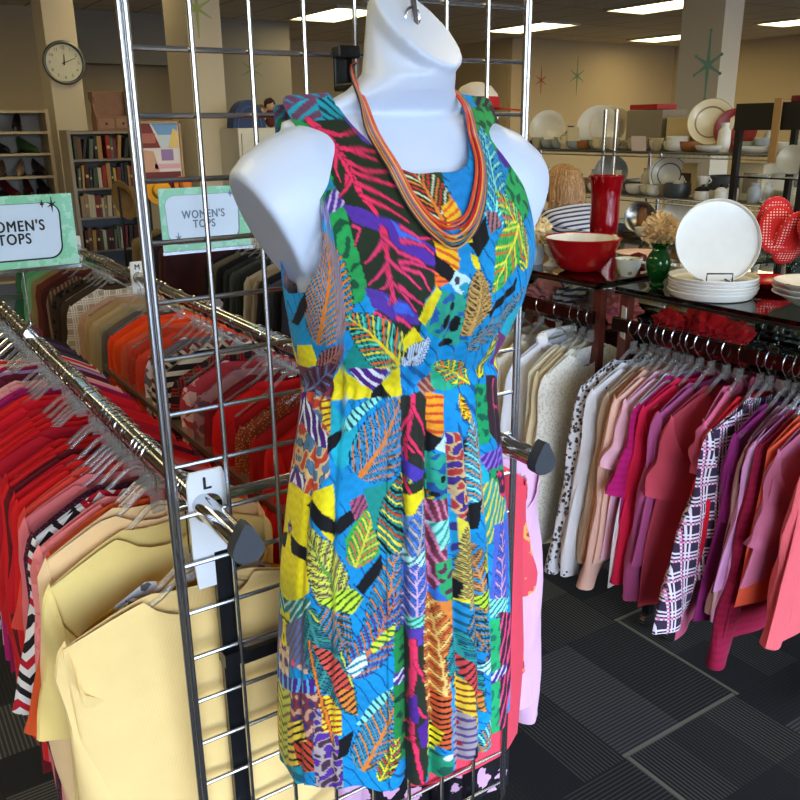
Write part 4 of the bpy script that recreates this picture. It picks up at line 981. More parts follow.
C0 = Vector((.637, .925, 1.838)); EX = Vector((.055, 0, -.015)); EY = Vector((0, -.049, -.047))
for q, s in ((-.022, .985), (-.004, 1.03), (0, 1.02)):
    off = EX.cross(EY).normalized()*(-1 if EX.cross(EY).z < 0 else 1)*q
    rings.append([mloc(C0+off+(EX*math.sin(-PI+2*PI*k/NN)+EY*math.cos(-PI+2*PI*k/NN))*s) for k in range(NN)])
mb.rings(rings)
# shoulder stumps, cut on a slant
for sd in (-1, 1):
    rs = []
    for c, hl, hd, ang in ((( .09, .93, 1.640), .075, .045, 90), ((.140, .93, 1.640), .083, .055, 84), ((.165, .93, 1.632), .081, .058, 76), ((.184, .93, 1.617), .080, .057, 66), ((.193, .93, 1.603), .080, .055, 61), ((.1955, .93, 1.6015), .075, .050, 61)):
        a = math.radians(ang); d = Vector((math.cos(a), 0, math.sin(a)))
        d = Vector((d.x, 0, d.z))
        ring = []
        for k in range(28):
            th = 2*PI*k/28
            p = Vector((c[0], c[1], c[2])) + d*hl*math.cos(th)*1.0 + Vector((0, 1, 0))*hd*math.sin(th)
            ring.append(mloc((DCX+.010+sd*(p.x-.002), p.y, p.z)))
        rs.append(ring if sd > 0 else list(reversed(ring)))
    mb.rings(rs)
t = NT('mannequin_white_gloss'); t.bsdf(t.mix(t.noise(t.coord(), 3), lin((212,222,240)), lin((206,217,238))), .38)
body = mb.build('body', t.m, man)
rm = body.modifiers.new('Remesh', 'REMESH'); rm.mode = 'VOXEL'; rm.voxel_size = .0035; rm.use_smooth_shade = True
sm = body.modifiers.new('Smooth', 'SMOOTH'); sm.factor = .5; sm.iterations = 4
hk = [Vector((.634, .925, 1.82)), Vector((.630, .930, 1.87)), Vector((.628, .945, 1.90)), Vector((.626, .985, 1.915)), Vector((.640, 1.05, 1.915)), Vector((.650, 1.075, 1.905)), Vector((.655, 1.075, 1.88))]
MB().tube([mloc(p) for p in hk], .0042, 10).tube([mloc((.628+.010*math.cos(q), .925+.002, 1.845+.012*math.sin(q))) for q in [2*PI*k/16 for k in range(16)]], .0018, 6, closed=True).build('hanging_hook', M_CHROME, man)
st = MB()
for xx, zt, zb in ((.611, 1.819, 1.765), (.668, 1.893, 1.83)):
    st.b2(xx-DCX-.015, xx-DCX+.015, 1.068-.93, 1.073-.93, zb-1.05, zt-1.05).b2(xx-DCX-.017, xx-DCX+.017, 1.052-.93, 1.073-.93, zt-1.05-.012, zt-1.05+.004)
    st.b2(xx-DCX-.015, xx-DCX+.015, .98-.93, 1.070-.93, zb-1.05, zb-1.05+.010)
st.build('hanging_bracket', M_BLACK, man, smooth=False, bevel=.003)

# ------------------------------------------------------------------ the printed dress: cloth mesh with its print as a colour attribute over (across, height)
HEM = .822
def top_edge(u):
    a = np.abs(u)
    zt = np.interp(a, [0, .06, .11, .16, .21, .26, .30, .33, .365, .555, .585, .60, .612, .635, .71, .83, 1.0, 1.12, 1.3, 1.36, 1.40, 1.62, 1.68, 1.75, 2.0],
                      [1.666, 1.665, 1.666, 1.672, 1.686, 1.705, 1.722, 1.742, 1.759, 1.755, 1.742, 1.70, 1.64, 1.612, 1.570, 1.538, 1.532, 1.545, 1.60, 1.70, 1.744, 1.750, 1.73, 1.715, 1.71])
    return zt
us = np.concatenate([np.linspace(-1.16, 1.16, 380), np.linspace(1.16, 2.84, 62)[1:-1]])
NR = 600
tv = np.linspace(0, 1, NR)
Ug = np.tile(us, (NR, 1)); uw = np.where(us > 2, us-4, us)
ztop = top_edge(uw)
kk = np.hanning(5); kk /= kk.sum(); ztop = np.convolve(np.concatenate([ztop[-2:], ztop, ztop[:2]]), kk, 'valid')
hemz = HEM + .010*np.clip(-uw, 0, 1) + .006*np.sin(uw*9+1) + .004*np.sin(uw*23)
Zg = ztop[None, :] + (hemz-ztop)[None, :]*tv[:, None]
Uw = np.tile(uw, (NR, 1))
Xg, Yg, _ = dress_point(Uw, Zg)
# folds: pleats that open from the waist, gathers at the bodice centre
skirt = np.clip((1.40-Zg)/.5, 0, 1)**.8
front = (np.abs(Uw) < 1.05)
def valley(c, wd): return np.exp(-((Uw-c)/wd)**2)
drift = .0
pl = -.016*valley(-.215, .022) -.014*valley(-.075, .018) -.012*valley(.045, .016) -.012*valley(.165, .018) -.008*valley(.32, .025) - .007*valley(-.64, .03) - .006*valley(-.84, .03) -.006*valley(.55, .03)
pl = pl + .009*valley(-.145, .05) + .009*valley(-.015, .045) + .008*valley(.105, .045) + .008*valley(.24, .05) + .004*np.cos(Uw*11+.6)*(np.abs(Uw) > .3)
off = pl*np.clip((1.415-Zg)/.12, 0, 1)*(.55+.45*skirt) + .0075*np.sin(Uw*6.5+1.3)*skirt + .003*np.sin(Uw*14)*skirt
bod = np.exp(-((Zg-1.475)/.07)**2)*np.exp(-(Uw/.33)**2)
off += bod*.0035*np.sin(Uw*62+(Zg-1.42)*Uw*160) + np.exp(-((Zg-1.40)/.02)**2)*front*.002*np.sin(Uw*70)
off += -.006*np.exp(-((Zg-1.412)/.012)**2)*(np.abs(Uw) < 1.2)
off += np.where(Zg > 1.45, .0012*np.sin(Uw*20+Zg*40), 0)
corner = np.clip((Zg-1.705)/.045, 0, 1)*np.clip((np.minimum(np.abs(Uw), 2-np.abs(Uw))-.40)/.17, 0, 1)
Xg = Xg+np.sign(Uw)*corner*.016; Yg = Yg+corner*.006*(np.abs(Uw) < 1)
dx, dy = Xg-DCX, Yg-.92
ln = np.sqrt(dx*dx*1.0+dy*dy)+1e-6
Xg = Xg+dx/ln*off; Yg = Yg+dy/ln*off + np.where(np.abs(Uw) < .8, -.0, 0)
nU = len(us)
verts = np.stack([Xg-DCX, Yg-.92, Zg-HEM], -1).reshape(-1, 3)
idx = np.arange(NR*nU).reshape(NR, nU)
a = idx[:-1, :]; b = np.roll(idx, -1, 1)[:-1, :]; c = np.roll(idx, -1, 1)[1:, :]; d = idx[1:, :]
quads = np.stack([a, d, c, b], -1).reshape(-1, 4)

def paint(Uc, Z):
    """colours (sRGB 0-255) of the print at cloth positions"""
    n = Uc.size; Uc = Uc.ravel(); Z = Z.ravel()
    rs = np.random.RandomState(3)
    def nz(f, seed=0):
        rr = np.random.RandomState(seed); o = np.zeros(n)
        for q in range(6):
            an = rr.uniform(0, 6.28); fr = f*rr.uniform(.6, 1.5)
            o += np.sin((Uc*math.cos(an)+Z*math.sin(an))*fr*6.28+rr.uniform(0, 6.28)+1.5*np.sin((Uc*math.sin(an)-Z*math.cos(an))*fr*4.1+rr.uniform(0, 6)))
        return o/6
    U = Uc+.0016*nz(28, 1); Zq = Z+.0016*nz(28, 2)
    col = np.empty((n, 3)); col[:] = (10, 140, 200)
    hp_ = (U*.78+Zq*.62)*62+.5*nz(10, 5)
    fine = ((hp_ % 1.0) < .13) & (nz(6, 8) > -.35)
    col[fine] = (6, 84, 140)
    col[nz(5, 31) > .45] = (26, 170, 190)
    sh_ = Zq > 1.712
    col[sh_ & (U < 0)] = (100, 58, 84); col[sh_ & (U < 0) & ((((U*.5+Zq)*95) % 1) < .3)] = (30, 120, 140)
    col[sh_ & (U > .12)] = (46, 34, 40); col[sh_ & (U > .12) & ((((U*.8-Zq)*70) % 1) < .35)] = (34, 140, 80)
    noise_c = {}
    def NZ(f):
        if f not in noise_c: noise_c[f] = nz(f*.55, int(f))
        return noise_c[f]
    def tex(m, c, t):
        col[m] = c
        if not t:
            return
        if t[0] == 'S':
            an = math.radians(t[2]); ph = (-U[m]*math.sin(an)+Zq[m]*math.cos(an))*t[3]*1.0+.25*nzs[m]
            sel = (ph % 1.0) < .36; q = np.where(m)[0][sel]; col[q] = t[1]
        elif t[0] == 'N':
            q = np.where(m)[0][NZ(t[2])[m] > .18]; col[q] = t[1]
        elif t[0] == 'M':
            v = NZ(t[3])[m]; w_ = nz2[m]; q = np.where(m)[0]
            col[q[v > .16]] = t[1]; col[q[(v < -.2)]] = t[2]; col[q[np.abs(v-.16) < .03]] = (40, 30, 40); 
    nzs = nz(18, 9); nz2 = nz(40, 11)
    for o in PRINT:
        k = o[0]
        if k == 'P':
            pts = np.array(o[1]); lo, hi = pts.min(0), pts.max(0)
            bb = np.where((U >= lo[0]) & (U <= hi[0]) & (Zq >= lo[1]) & (Zq <= hi[1]))[0]
            x, y = U[bb], Zq[bb]; ins = np.zeros(len(bb), bool); j = len(pts)-1
            for i in range(len(pts)):
                xi, yi = pts[i]; xj, yj = pts[j]
                if yi != yj:
                    cr = ((yi > y) != (yj > y)) & (x < (xj-xi)*(y-yi)/(yj-yi)+xi); ins ^= cr
                j = i
            m = np.zeros(n, bool); m[bb[ins]] = True; tex(m, o[2], o[3])
        elif k == 'E':
            m = ((U-o[1])/o[3])**2+((Zq-o[2])/o[4])**2 < 1; col[m] = o[5]
        elif k == 'B':
            pts = np.array(o[1]); best = np.full(n, 9.0); tt = np.zeros(n); N = len(pts)-1
            lo, hi = pts.min(0)-.02, pts.max(0)+.02
            bb = np.where((U >= lo[0]) & (U <= hi[0]) & (Zq >= lo[1]) & (Zq <= hi[1]))[0]
            bd = np.full(len(bb), 9.0); bt = np.zeros(len(bb))
            for i in range(N):
                p, q = pts[i], pts[i+1]; e = q-p; l2 = max(1e-9, e@e)
                t = np.clip(((U[bb]-p[0])*e[0]+(Zq[bb]-p[1])*e[1])/l2, 0, 1)
                dd = np.hypot(U[bb]-p[0]-e[0]*t, Zq[bb]-p[1]-e[1]*t); better = dd < bd
                bd[better] = dd[better]; bt[better] = ((i+t)/N)[better]
            wd = o[2]+(o[3]-o[2])*bt
            wd = wd*(1+.35*nz2[bb])
            col[bb[bd < wd]] = o[4]; rim = (bd >= wd) & (bd < wd+.0009); col[bb[rim]] = np.array(o[4])*.35
        elif k == 'L':
            p, q = np.array(o[1]), np.array(o[2]); W = o[3]*1.28; e = q-p; ll = np.hypot(*e); e = e/ll; nr = np.array([-e[1], e[0]])
            du, dz = U-p[0], Zq-p[1]; t = (du*e[0]+dz*e[1])/ll; s = du*nr[0]+dz*nr[1]
            s = s + W*.18*np.sin(t*3.0)
            bb = np.where((t > -.02) & (t < 1.02) & (np.abs(s) < W*1.15))[0]
            t, s = t[bb], s[bb]; env = W*np.sin(PI*np.clip(t, 0, 1)**.72)**.62
            nv = o[6]; nv = int(nv*1.15)+1; ph = t*nv - (np.abs(s)/W)**.8*(W/ll*nv)*1.05 + np.where(s > 0, .35, 0)
            fr_ = ph % 1.0; ins = np.abs(s) < env*(1-.12*(fr_ > .55))
            vi = np.floor(ph).astype(int)
            q_ = bb[ins]; fr2 = fr_[ins]; vi = vi[ins]; s2, t2, e2 = s[ins], t[ins], env[ins]
            veins = o[5]; cc = np.array([veins[v % len(veins)] for v in range(64)])
            c_ = np.where((fr2 < .42)[:, None], cc[vi % 64], np.array(o[4]))
            c_ = np.where(((fr2 > .42) & (fr2 < .55) | (fr2 > .94))[:, None], np.array(o[7]), c_)
            thin = (fr2 > .72) & (fr2 < .78)
            c_ = np.where(thin[:, None], c_*.45, c_)
            tipm = np.abs(s2) > e2*.93
            c_ = np.where(tipm[:, None], np.array(o[7])*.5+np.array(o[4])*.3, c_)
            mid = o[8] if o[8] else veins[0]
            c_ = np.where((np.abs(s2) < W*.085*(1.15-t2))[:, None], np.array(mid), c_)
            col[q_] = c_
    wc = 1+.10*nz(9, 21)+.07*nz(60, 22)
    return np.clip(col*wc[:, None], 0, 255)
Ucl = Uw*.27
# the sides and the back carry the same print, mirrored about the side seams
Um = np.where(Uw > .80, 1.6-Uw, np.where(Uw < -1.02, -2.04-Uw, Uw))*.27
cols = paint(Um, Zg)
cl = cols/255.0; cl = np.where(cl <= .04045, cl/12.92, ((cl+.055)/1.055)**2.4)
me = bpy.data.meshes.new('dress')
me.vertices.add(len(verts)); me.vertices.foreach_set('co', verts.ravel())
me.loops.add(quads.size); me.loops.foreach_set('vertex_index', quads.ravel().astype(np.int32))
me.polygons.add(len(quads)); me.polygons.foreach_set('loop_start', np.arange(0, quads.size, 4, dtype=np.int32))
try: me.polygons.foreach_set('loop_total', np.full(len(quads), 4, dtype=np.int32))
except Exception: pass
me.update(calc_edges=True)
me.polygons.foreach_set('use_smooth', np.ones(len(quads), bool))
at = me.color_attributes.new('print', 'FLOAT_COLOR', 'POINT')
at.data.foreach_set('color', np.concatenate([cl, np.ones((len(cl), 1))], 1).astype(np.float32).ravel())
t = NT('leaf_print_jersey'); an = t.n('ShaderNodeVertexColor', layer_name='print')
t.bsdf(an.outputs[0], .75, Sheen_Weight=.08, Specular_IOR_Level=.25)
wv = t.noise(t.coord(), 700, 2); t.bump(wv, .12, .001)
me.materials.append(t.m)
dress = bpy.data.objects.new('dress', me); COL.objects.link(dress); dress.location = (DCX, .92, HEM)
tag(dress, 'sleeveless knee-length dress with bright tropical leaf print on the white mannequin', 'dress')

# ------------------------------------------------------------------ necklace: strands of tiny beads
nk = empty('beaded_necklace', (.61, .85, 1.6))
tag(nk, 'multi-strand beaded necklace in orange, red and yellow round the mannequin neck', 'necklace')
def front_y(x, z):
    a = float(np.interp(z, _zz, _A)); yf = float(np.interp(z, _zz, _FR)); yb = float(np.interp(z, _zz, _BK)); cy = yf*.42+yb*.58
    s = min(.999, abs(x-float(dress_cx(np.float64(z))))/a); return cy-(cy-yf)*(1-s*s)**.425
keyL = [(.530, .985, 1.800), (.536, .945, 1.787), (.545, .893, 1.745), (.566, .858, 1.700), (.598, .835, 1.645)]
strands = [('orange', (232,112,40), -1.0, 0), ('red', (206,36,44), -.55, .006), ('yellow', (232,190,70), -.2, -.004), ('pink', (222,96,110), .1, .008), ('teal', (60,120,130), .45, -.006), ('rust', (176,70,44), .75, .003), ('gold', (214,160,90), 1.0, -.003), ('dark', (60,44,60), 1.25, .009), ('brick', (226,72,52), -1.25, .004), ('scarlet', (214,40,40), -.35, -.008), ('amber', (226,150,60), .6, .006)]
for nm, c, q, dz in strands:
    w_ = .0058*q
    ctl = [(.590, 1.0, 1.797), (.568, .975, 1.790), (.553-w_*.3, .945, 1.775), (.546-w_*.6, .912, 1.748), (.549-w_, None, 1.712+w_*.2), (.556-w_, None, 1.672-w_*.4), (.563-w_*.9, None, 1.638-w_*.9), (.579-w_*.6, None, 1.609-w_*1.4), (.603, None, 1.594-w_*2.0+dz*.4), (.636+w_*.6, None, 1.607-w_*1.4), (.665+w_*.9, None, 1.638-w_*.9), (.687+w_, None, 1.674-w_*.3), (.698+w_, None, 1.708), (.697+w_*.7, .905, 1.741), (.694+w_*.4, .935, 1.765), (.684, .962, 1.782), (.668, .985, 1.79)]
    pts = [Vector((x, (front_y(x, z)-.0085-.0022*math.cos(q*2.5) if y is None else y), z)) for x, y, z in ctl]
    sp = []
    for i in range(len(pts)-1):
        p0, p1, p2, p3 = pts[max(0, i-1)], pts[i], pts[i+1], pts[min(len(pts)-1, i+2)]
        for k in range(9):
            s = k/9; sp.append(.5*((2*p1)+(p2-p0)*s+(2*p0-5*p1+4*p2-p3)*s*s+(3*p1-p0-3*p2+p3)*s**3))
    sp.append(pts[-1])
    # resample to beads
    bm_ = []; rads = []
    for i, p in enumerate(sp): bm_.append((p.x-.61, p.y-.85, p.z-1.6))
    fine_ = []
    for i in range(len(bm_)-1):
        for k in range(4):
            fine_.append(tuple(bm_[i][q]+(bm_[i+1][q]-bm_[i][q])*k/4 for q in range(3))); rads.append(.0016 if (i*4+k) % 2 else .0010)
    o = MB().tube(fine_, rads, 7).build('strand', simple('bead_'+nm, c, .3), nk)
    o['label'] = nm + ' bead strand'
# ------------------------------------------------------------------ glass-topped display racks on the right
GT = 1.285
M_WOODRED = simple('red_brown_wood', (96,40,28), .4, 0, .3, 12)
M_RAIL = simple('bronze_rail', (70,52,48), .22, .9, .1)
def display(y0, y1, label, x0=1.79, x1=2.66):
    o = empty('glass_display_rack', ((x0+x1)/2, (y0+y1)/2, 0)); tag(o, label, 'display rack', 'glass topped display racks')
    cx, cy = (x0+x1)/2, (y0+y1)/2
    def bx(a, b, c, d, e, f, n, m, par=o, bevel=0): return MB().b2(a-cx, b-cx, c-cy, d-cy, e, f).build(n, m, par, smooth=False, bevel=bevel)
    bx(x0, x1, y0, y1, GT-.012, GT, 'glass_top', M_GLASS, bevel=.002)
    fm = MB(); e = .012
    for yy in (y0, y1-e): fm.b2(x0-cx, x1-cx, yy-cy, yy+e-cy, GT-.020, GT-.0125)
    for xx in (x0, x1-e): fm.b2(xx-cx, xx+e-cx, y0-cy, y1-cy, GT-.020, GT-.0125)
    fm.build('top_frame', M_BLACK, o, smooth=False)
    for xx in (x0+.02, x0+.36, x1-.045):
        for yy, sg in ((y0+.004, 1), (y1-.034, -1)):
            p = bx(xx, xx+.025, yy, yy+.03, .60 if xx < 2 else .06, GT-.026 if xx < 2 or xx > 2.3 else .64, 'post', M_WOODRED if xx < 2 else M_BLACK)
            if xx < 2: continue
            cst = MB(); cst.rings([[(xx+.0125-cx+.028*math.cos(q*PI/8), yy+.015-cy+d, .030+.028*math.sin(q*PI/8)) for q in range(16)] for d in (-.010, .010)])
            cst.b2(xx-cx, xx+.025-cx, yy-cy, yy+.03-cy, .056, .062)
            cst.build('caster', M_CHROME, p)
    for xx, zz in ((x0-.004, 1.2), (2.40, 1.2)):
        bx(xx-.006, xx+.008, y0+.005, y1-.005, zz-.038, zz, 'garment_rail', M_RAIL, bevel=.002)
    bx(x0+.38, x1-.03, cy-.01, cy+.01, .10, .14, 'base_bar', M_DARK)
    for yy in (y0+.012, y1-.03): bx(x0+.36, x1-.02, yy, yy+.018, .10, .14, 'base_bar', M_DARK); bx(x0+.02, x0+.385, yy, yy+.018, .60, .64, 'side_arm', M_DARK)
    return o
display(.42, 1.635, 'glass topped display rack holding the stack of white plates, pink clothes below')
display(1.70, 2.92, 'glass topped display rack holding the red mixing bowl, white clothes below')
RRX, RRZ = 1.788, 1.2

MAG = (200,24,120)
pink = [  # nearest first
 (.895, P('coral pink long cardigan', (238,104,110), n='cardigan', cat='cardigan', sl=.44, L=.54, w=0.182)),
 (0.965, P('dusty mauve pink tee', (206,112,142), n='tee_shirt', cat='t-shirt', sl=.22, L=.44, w=0.182)),
 (0.990, P('tomato orange top', (236,92,60), sl=0, L=.5, w=0.170)),
 (1.020, P('dark raspberry long-sleeved top', (150,12,56), 'stripe', (134,8,50), sl=.58, L=.62, w=0.180)),
 (1.040, P('deep plum cardigan', (100,22,64), n='cardigan', cat='cardigan', sl=.5, L=.5, w=.165, sout=.15)),
 (1.038, P('pale lilac pink blouse', (216,150,194), n='blouse', cat='blouse', sl=.46, L=.48, w=0.182)),
 (1.062, P('dusty beige top', (192,150,140), sl=.45, L=.56, w=.175)),
 (1.085, P('violet purple tee', (140,34,108), n='tee_shirt', cat='t-shirt', sl=.20, L=.6, w=.165, sout=.12)),
 (1.130, P('pink black and white plaid shirt', (58,44,70), 'plaid', (232,222,232), (214,100,156), n='shirt', cat='shirt', sl=.50, L=.50, w=.205, sout=.5, sfar=.7, swidth=.10, cuff=.8, rich=True)),
 (1.155, P('bright red top', (226,20,44), sl=.36, L=.5, w=.18, sout=.3)),
 (1.210, P('rose pink vee neck top', (222,104,140), sl=.12, L=.64, w=0.182, vneck=True, drop=.15, rich=True, top=-.07)),
 (1.250, P('brick rose flared-sleeve tee', (196,70,88), n='tee_shirt', cat='t-shirt', sl=.20, L=.6, w=0.182, cuff=1.15, sout=.42, sfar=1.0)),
 (1.295, P('mauve pink marled sweater', (192,92,144), 'heather', (160,66,120), n='sweater', cat='sweater', sl=.52, L=.48, w=0.185, rich=True)),
 (1.330, P('hot pink red blouse', (232,30,76), n='blouse', cat='blouse', sl=.5, L=.54)),
 (1.360, P('magenta ribbed tee', MAG, 'stripe', (180,16,106), n='tee_shirt', cat='t-shirt', sl=.24, L=.50, w=0.183, sout=.42, cuff=1.0)),
 (1.380, P('white vest', (226,222,220), n='vest', cat='vest', sl=0, L=.58, w=0.190)),
 (1.405, P('pale pink scalloped tee', (240,184,200), n='tee_shirt', cat='t-shirt', sl=.18, L=.52, w=0.183, sout=.5, cuff=1.1)),
 (1.435, P('light blush peach top', (238,190,170), sl=.56, L=.54, w=0.182)),
 (1.460, P('tan peach blouse', (226,166,124), n='blouse', cat='blouse', sl=.5, L=.56, w=0.182)),
 (1.485, P('beige linen shirt', (206,180,152), n='shirt', cat='shirt', sl=.5, L=.54, w=0.182)),
 (1.515, P('white blouse with black buttons', (234,232,234), 'dots', (20,20,24), n='blouse', cat='blouse', sl=.56, L=.56, w=0.183, sc=.45)),
 (1.550, P('white tunic embroidered with black sprigs', (238,238,244), 'floral', (70,66,72), n='tunic', cat='tunic', sl=.58, L=.58, w=0.185, sc=3.6, rich=True)),
]
white = [
 (1.715, P('ivory lace-edged top', (240,236,222), 'lace', (214,206,190), sl=.42, L=.6, w=0.180)),
 (1.75, P('cream knitted sweater', (228,212,172), n='sweater', cat='sweater', sl=.5, L=.6, w=0.180)),
 (1.785, P('ivory sleeveless pleated top', (236,228,200), 'vstripe', (228,220,190), sl=0, L=.66, w=0.183, vneck=True, drop=.1, rich=True)),
 (1.85, P('crisp white collared blouse', (238,240,248), n='blouse', cat='blouse', sl=.58, L=.66, w=0.189, collar=True, rich=True)),
 (1.93, P('pale ivory blouse', (240,232,214), n='blouse', cat='blouse', sl=.5, L=.62)),
 (2.02, P('cream long-sleeved top', (232,216,180), sl=.56, L=.62)),
 (2.20, P('off white cotton shirt', (234,226,210), n='shirt', cat='shirt', sl=.56, L=.62)),
 (2.30, P('sand beige top', (224,204,168), sl=.5, L=.6)),
 (2.40, P('white sweater', (232,230,226), n='sweater', cat='sweater', sl=.56, L=.6)),
 (2.52, P('vanilla cream blouse', (236,220,190), n='blouse', cat='blouse', sl=.5, L=.6)),
 (2.66, P('pearl white top', (236,234,230), sl=.4, L=.6)),
]
for lst, nm, ref, s0 in ((pink, 'pink clothes under the white plates', 'under the plates', 600), (white, 'white clothes under the red bowl', 'under the red bowl', 700)):
    for i, (y, g) in enumerate(lst):
        k = dict(g['k']); k['w'] = k.get('w', .18)+.010; k.setdefault('flare', 1.30); k.setdefault('sfar', .5); k.setdefault('sout', .40); so = k.pop('out', None)
        if so: k['sout'] = so
        rz = rnd.uniform(-.05, .09) + (.16 if y > 1.7 else .28 if 'vee' in g['d'] else 0)
        garment(g['n'], '%s on the glass topped rack %s' % (g['d'], ref), g['cat'], fabric(g['n']+'_cloth', g['c'], g['c2'], g['pat'], g['sc'], c3=g['c3']),
                (RRX+rnd.uniform(-.012, .012), y, RRZ-.016), rz, L=g['L']-(.07 if y < 1.2 else .03), sleeve=g['sl']*.93, seed=s0+i, group=nm, **k)
        hanger((RRX, y, RRZ-.016), rz, 'clear hanger of the %s, %s' % (g['d'], ref), 'hangers of the ' + nm, hr=.027)
# clothes on the far rail of the same racks, seen under the glass
far_c = [((120,16,30), 'dark crimson'), ((150,20,36), 'garnet red'), ((60,20,30), 'blackish maroon'), ((170,90,110), 'dull rose'), ((110,30,50), 'wine red'), ((200,180,190), 'greyish pink'), ((140,24,30), 'ox blood'), ((90,40,80), 'dusky purple'), ((180,60,80), 'faded cherry'), ((60,60,90), 'slate blue'), ((190,150,150), 'ash pink'), ((130,20,40), 'burgundy'), ((210,190,180), 'pale shell'), ((100,70,80), 'taupe')]
for i, (c, nmc) in enumerate(far_c):
    for (ya, yb, ref, rg) in ((.60, 1.60, 'behind the plates', 'far rail clothes under the plates'), (1.76, 2.86, 'behind the red bowl', 'far rail clothes under the red bowl')):
        if ya > 1 and i % 2: continue
        y = ya+(yb-ya)*(i+.5)/14
        garment('top', '%s top on the far rail of the glass rack, %s' % (nmc, ref), 'top', fabric('far_cloth', c), (2.40, y, 1.190), rnd.uniform(-.1, .1), L=.6, w=.195, sleeve=.25, seed=800+i, group=rg)
        hanger((2.40, y, 1.195), rnd.uniform(-.1, .1), 'clear hanger of the %s top %s' % (nmc, ref), 'hangers on the far rails')
# size card, price card and red fabric pieces under the glass
for loc, lab, wd, hh in (((1.805, 1.612, 1.20), 'white size divider hung beside the red brown posts', .05, .06), ((2.30, 1.45, 1.235), 'white price card hung under the glass above the pink clothes', .05, .055)):
    o = MB().b2(-.001, .001, -wd/2, wd/2, -hh, .03).build('hang_card', M_WHITE, smooth=False, loc=loc, rot=(0, 0, -.5)); tag(o, lab, 'card')
def crumple(name, c, loc, r, label, cat, seed, group=None, pat=None, c2=None):
    rr = random.Random(seed); a = [(rr.uniform(3, 9), rr.uniform(0, 6), Vector((rr.uniform(-1, 1), rr.uniform(-1, 1), rr.uniform(-1, 1))).normalized()) for _ in range(7)]
    def fn(d): return 1+sum(.07*math.sin(f*d.dot(v)*2+p) for f, p, v in a)
    o = MB().blob((0, 0, r[2]*.9), r, 40, 24, fn).build(name, fabric(name, c, c2, pat), loc=loc); tag(o, label, cat, group); return o
for i, (y, x, rr_) in enumerate(((1.585, 1.98, (.04,.05,.035)), (1.52, 2.02, (.05,.045,.04)), (1.47, 2.0, (.045,.05,.045)), (1.40, 2.02, (.05,.05,.03)))):
    shelf_z = 1.135
    crumple('fabric_flower', (206,20,34), (x, y, shelf_z), rr_, '%s red fabric flower on the under-shelf from the wooden posts' % ordn(i+1), 'fabric flower', 40+i, 'red fabric flowers under the glass')
us_ = MB().b2(1.86, 2.34, .47, 1.60, 1.118, 1.127).build('under_shelf', M_GLASS, smooth=False); tag(us_, 'clear lower glass shelf beneath the white plates', 'glass shelf', kind='thing')
us_ = MB().b2(1.86, 2.34, 1.74, 2.88, 1.118, 1.127).build('under_shelf', M_GLASS, smooth=False); tag(us_, 'clear lower glass shelf beneath the red mixing bowl', 'glass shelf', kind='thing')
for i, (y, x, c) in enumerate(((1.09, 1.98, (196,70,150)), (1.03, 1.99, (150,80,180)))):
    crumple('yarn_ball', c, (x, y, 1.127), (.035, .045, .035), ('pink' if i == 0 else 'violet')+' yarn ball on the lower glass shelf', 'yarn ball', 60+i, 'yarn balls on the lower shelf', 'stripe', (230,170,220))
for i, (y, x, c, nm2) in enumerate(((2.12, 1.98, (206,130,130), 'rosy'), (2.0, 1.99, (200,190,190), 'striped grey'), (1.87, 1.97, (120,100,110), 'dark mottled'), (1.80, 2.0, (220,120,130), 'pink'))):
    crumple('folded_scarf', c, (x, y, 1.127), (.06, .06, .045), nm2+' scarf bundled on the lower shelf under the red bowl', 'scarf', 70+i, 'scarves on the lower shelf', 'stripe' if i == 1 else None, (60,64,90))

# ------------------------------------------------------------------ crockery
def obj_lathe(name, prof, m, loc, n=40, rot=None, parent=None):
    return MB().lathe(prof, n).build(name, m, parent, loc=loc, rot=rot)
def plate_prof(r, h=.018, t=.003, lip=.30):
    return [(0, 0), (r*.58, 0), (r*.62, .002), (r*.7, h*.45), (r, h), (r, h+t), (r*.97, h+t), (r*.7, h*.5+t), (r*.6, t+.001), (0, t+.001)]
def bowl_prof(r, h, t=.004, foot=.45):
    p = [(0, 0), (r*foot, 0), (r*foot, h*.05)]
    for k in range(1, 11):
        s = k/10; p.append((r*(foot+(1-foot)*math.sin(s*PI/2)**.95), h*(.05+.95*(1-math.cos(s*PI/2))**1.0)))
    p += [(r+.002, h+.001), (r-t*.5, h+.002), (r-t, h)]
    for k in range(9, -1, -1):
        s = k/10; p.append(((r-t)*(foot+(1-foot)*math.sin(s*PI/2)**.95)-.001, h*(.07+.93*(1-math.cos(s*PI/2)))+.002))
    p.append((0, h*.07+.002)); return p
def mix_prof(r, h, t=.004, foot=.42):
    o_ = [(r*(foot+(1-foot)*(k/12)**.56), h*(k/12)) for k in range(0, 13)]
    return [(0, 0)]+o_+[(r+.003, h+.001), (r+.001, h+.004), (r-t, h)]+[(max(.004, x-t), z+t*.8) for x, z in reversed(o_[:-1])]+[(0, t*.8)]
# plates: coupe shape with an upright rim, stacked
def coupe(r, h=.019): return [(0, 0), (r*.80, 0), (r*.9, .002), (r*.985, h*.75), (r, h), (r*.985, h+.002), (r*.965, h), (r*.945, h*.5), (r*.86, .006), (0, .0055)]
SX, SY = 1.884, 1.386
for i in range(5):
    o = obj_lathe('dinner_plate', coupe(.113), M_CERAM, (SX+.002*math.sin(i*2.1), SY+.002*math.cos(i*1.7), GT+.0006+i*.0088), 56)
    tag(o, ['bottom', 'second', 'third', 'fourth', 'topmost'][i]+' white coupe plate of the stack under the standing plate'+(', counted upwards' if 0 < i < 4 else ''), 'plate', 'white plates in the stack')
topz = GT+4*.0088+.012
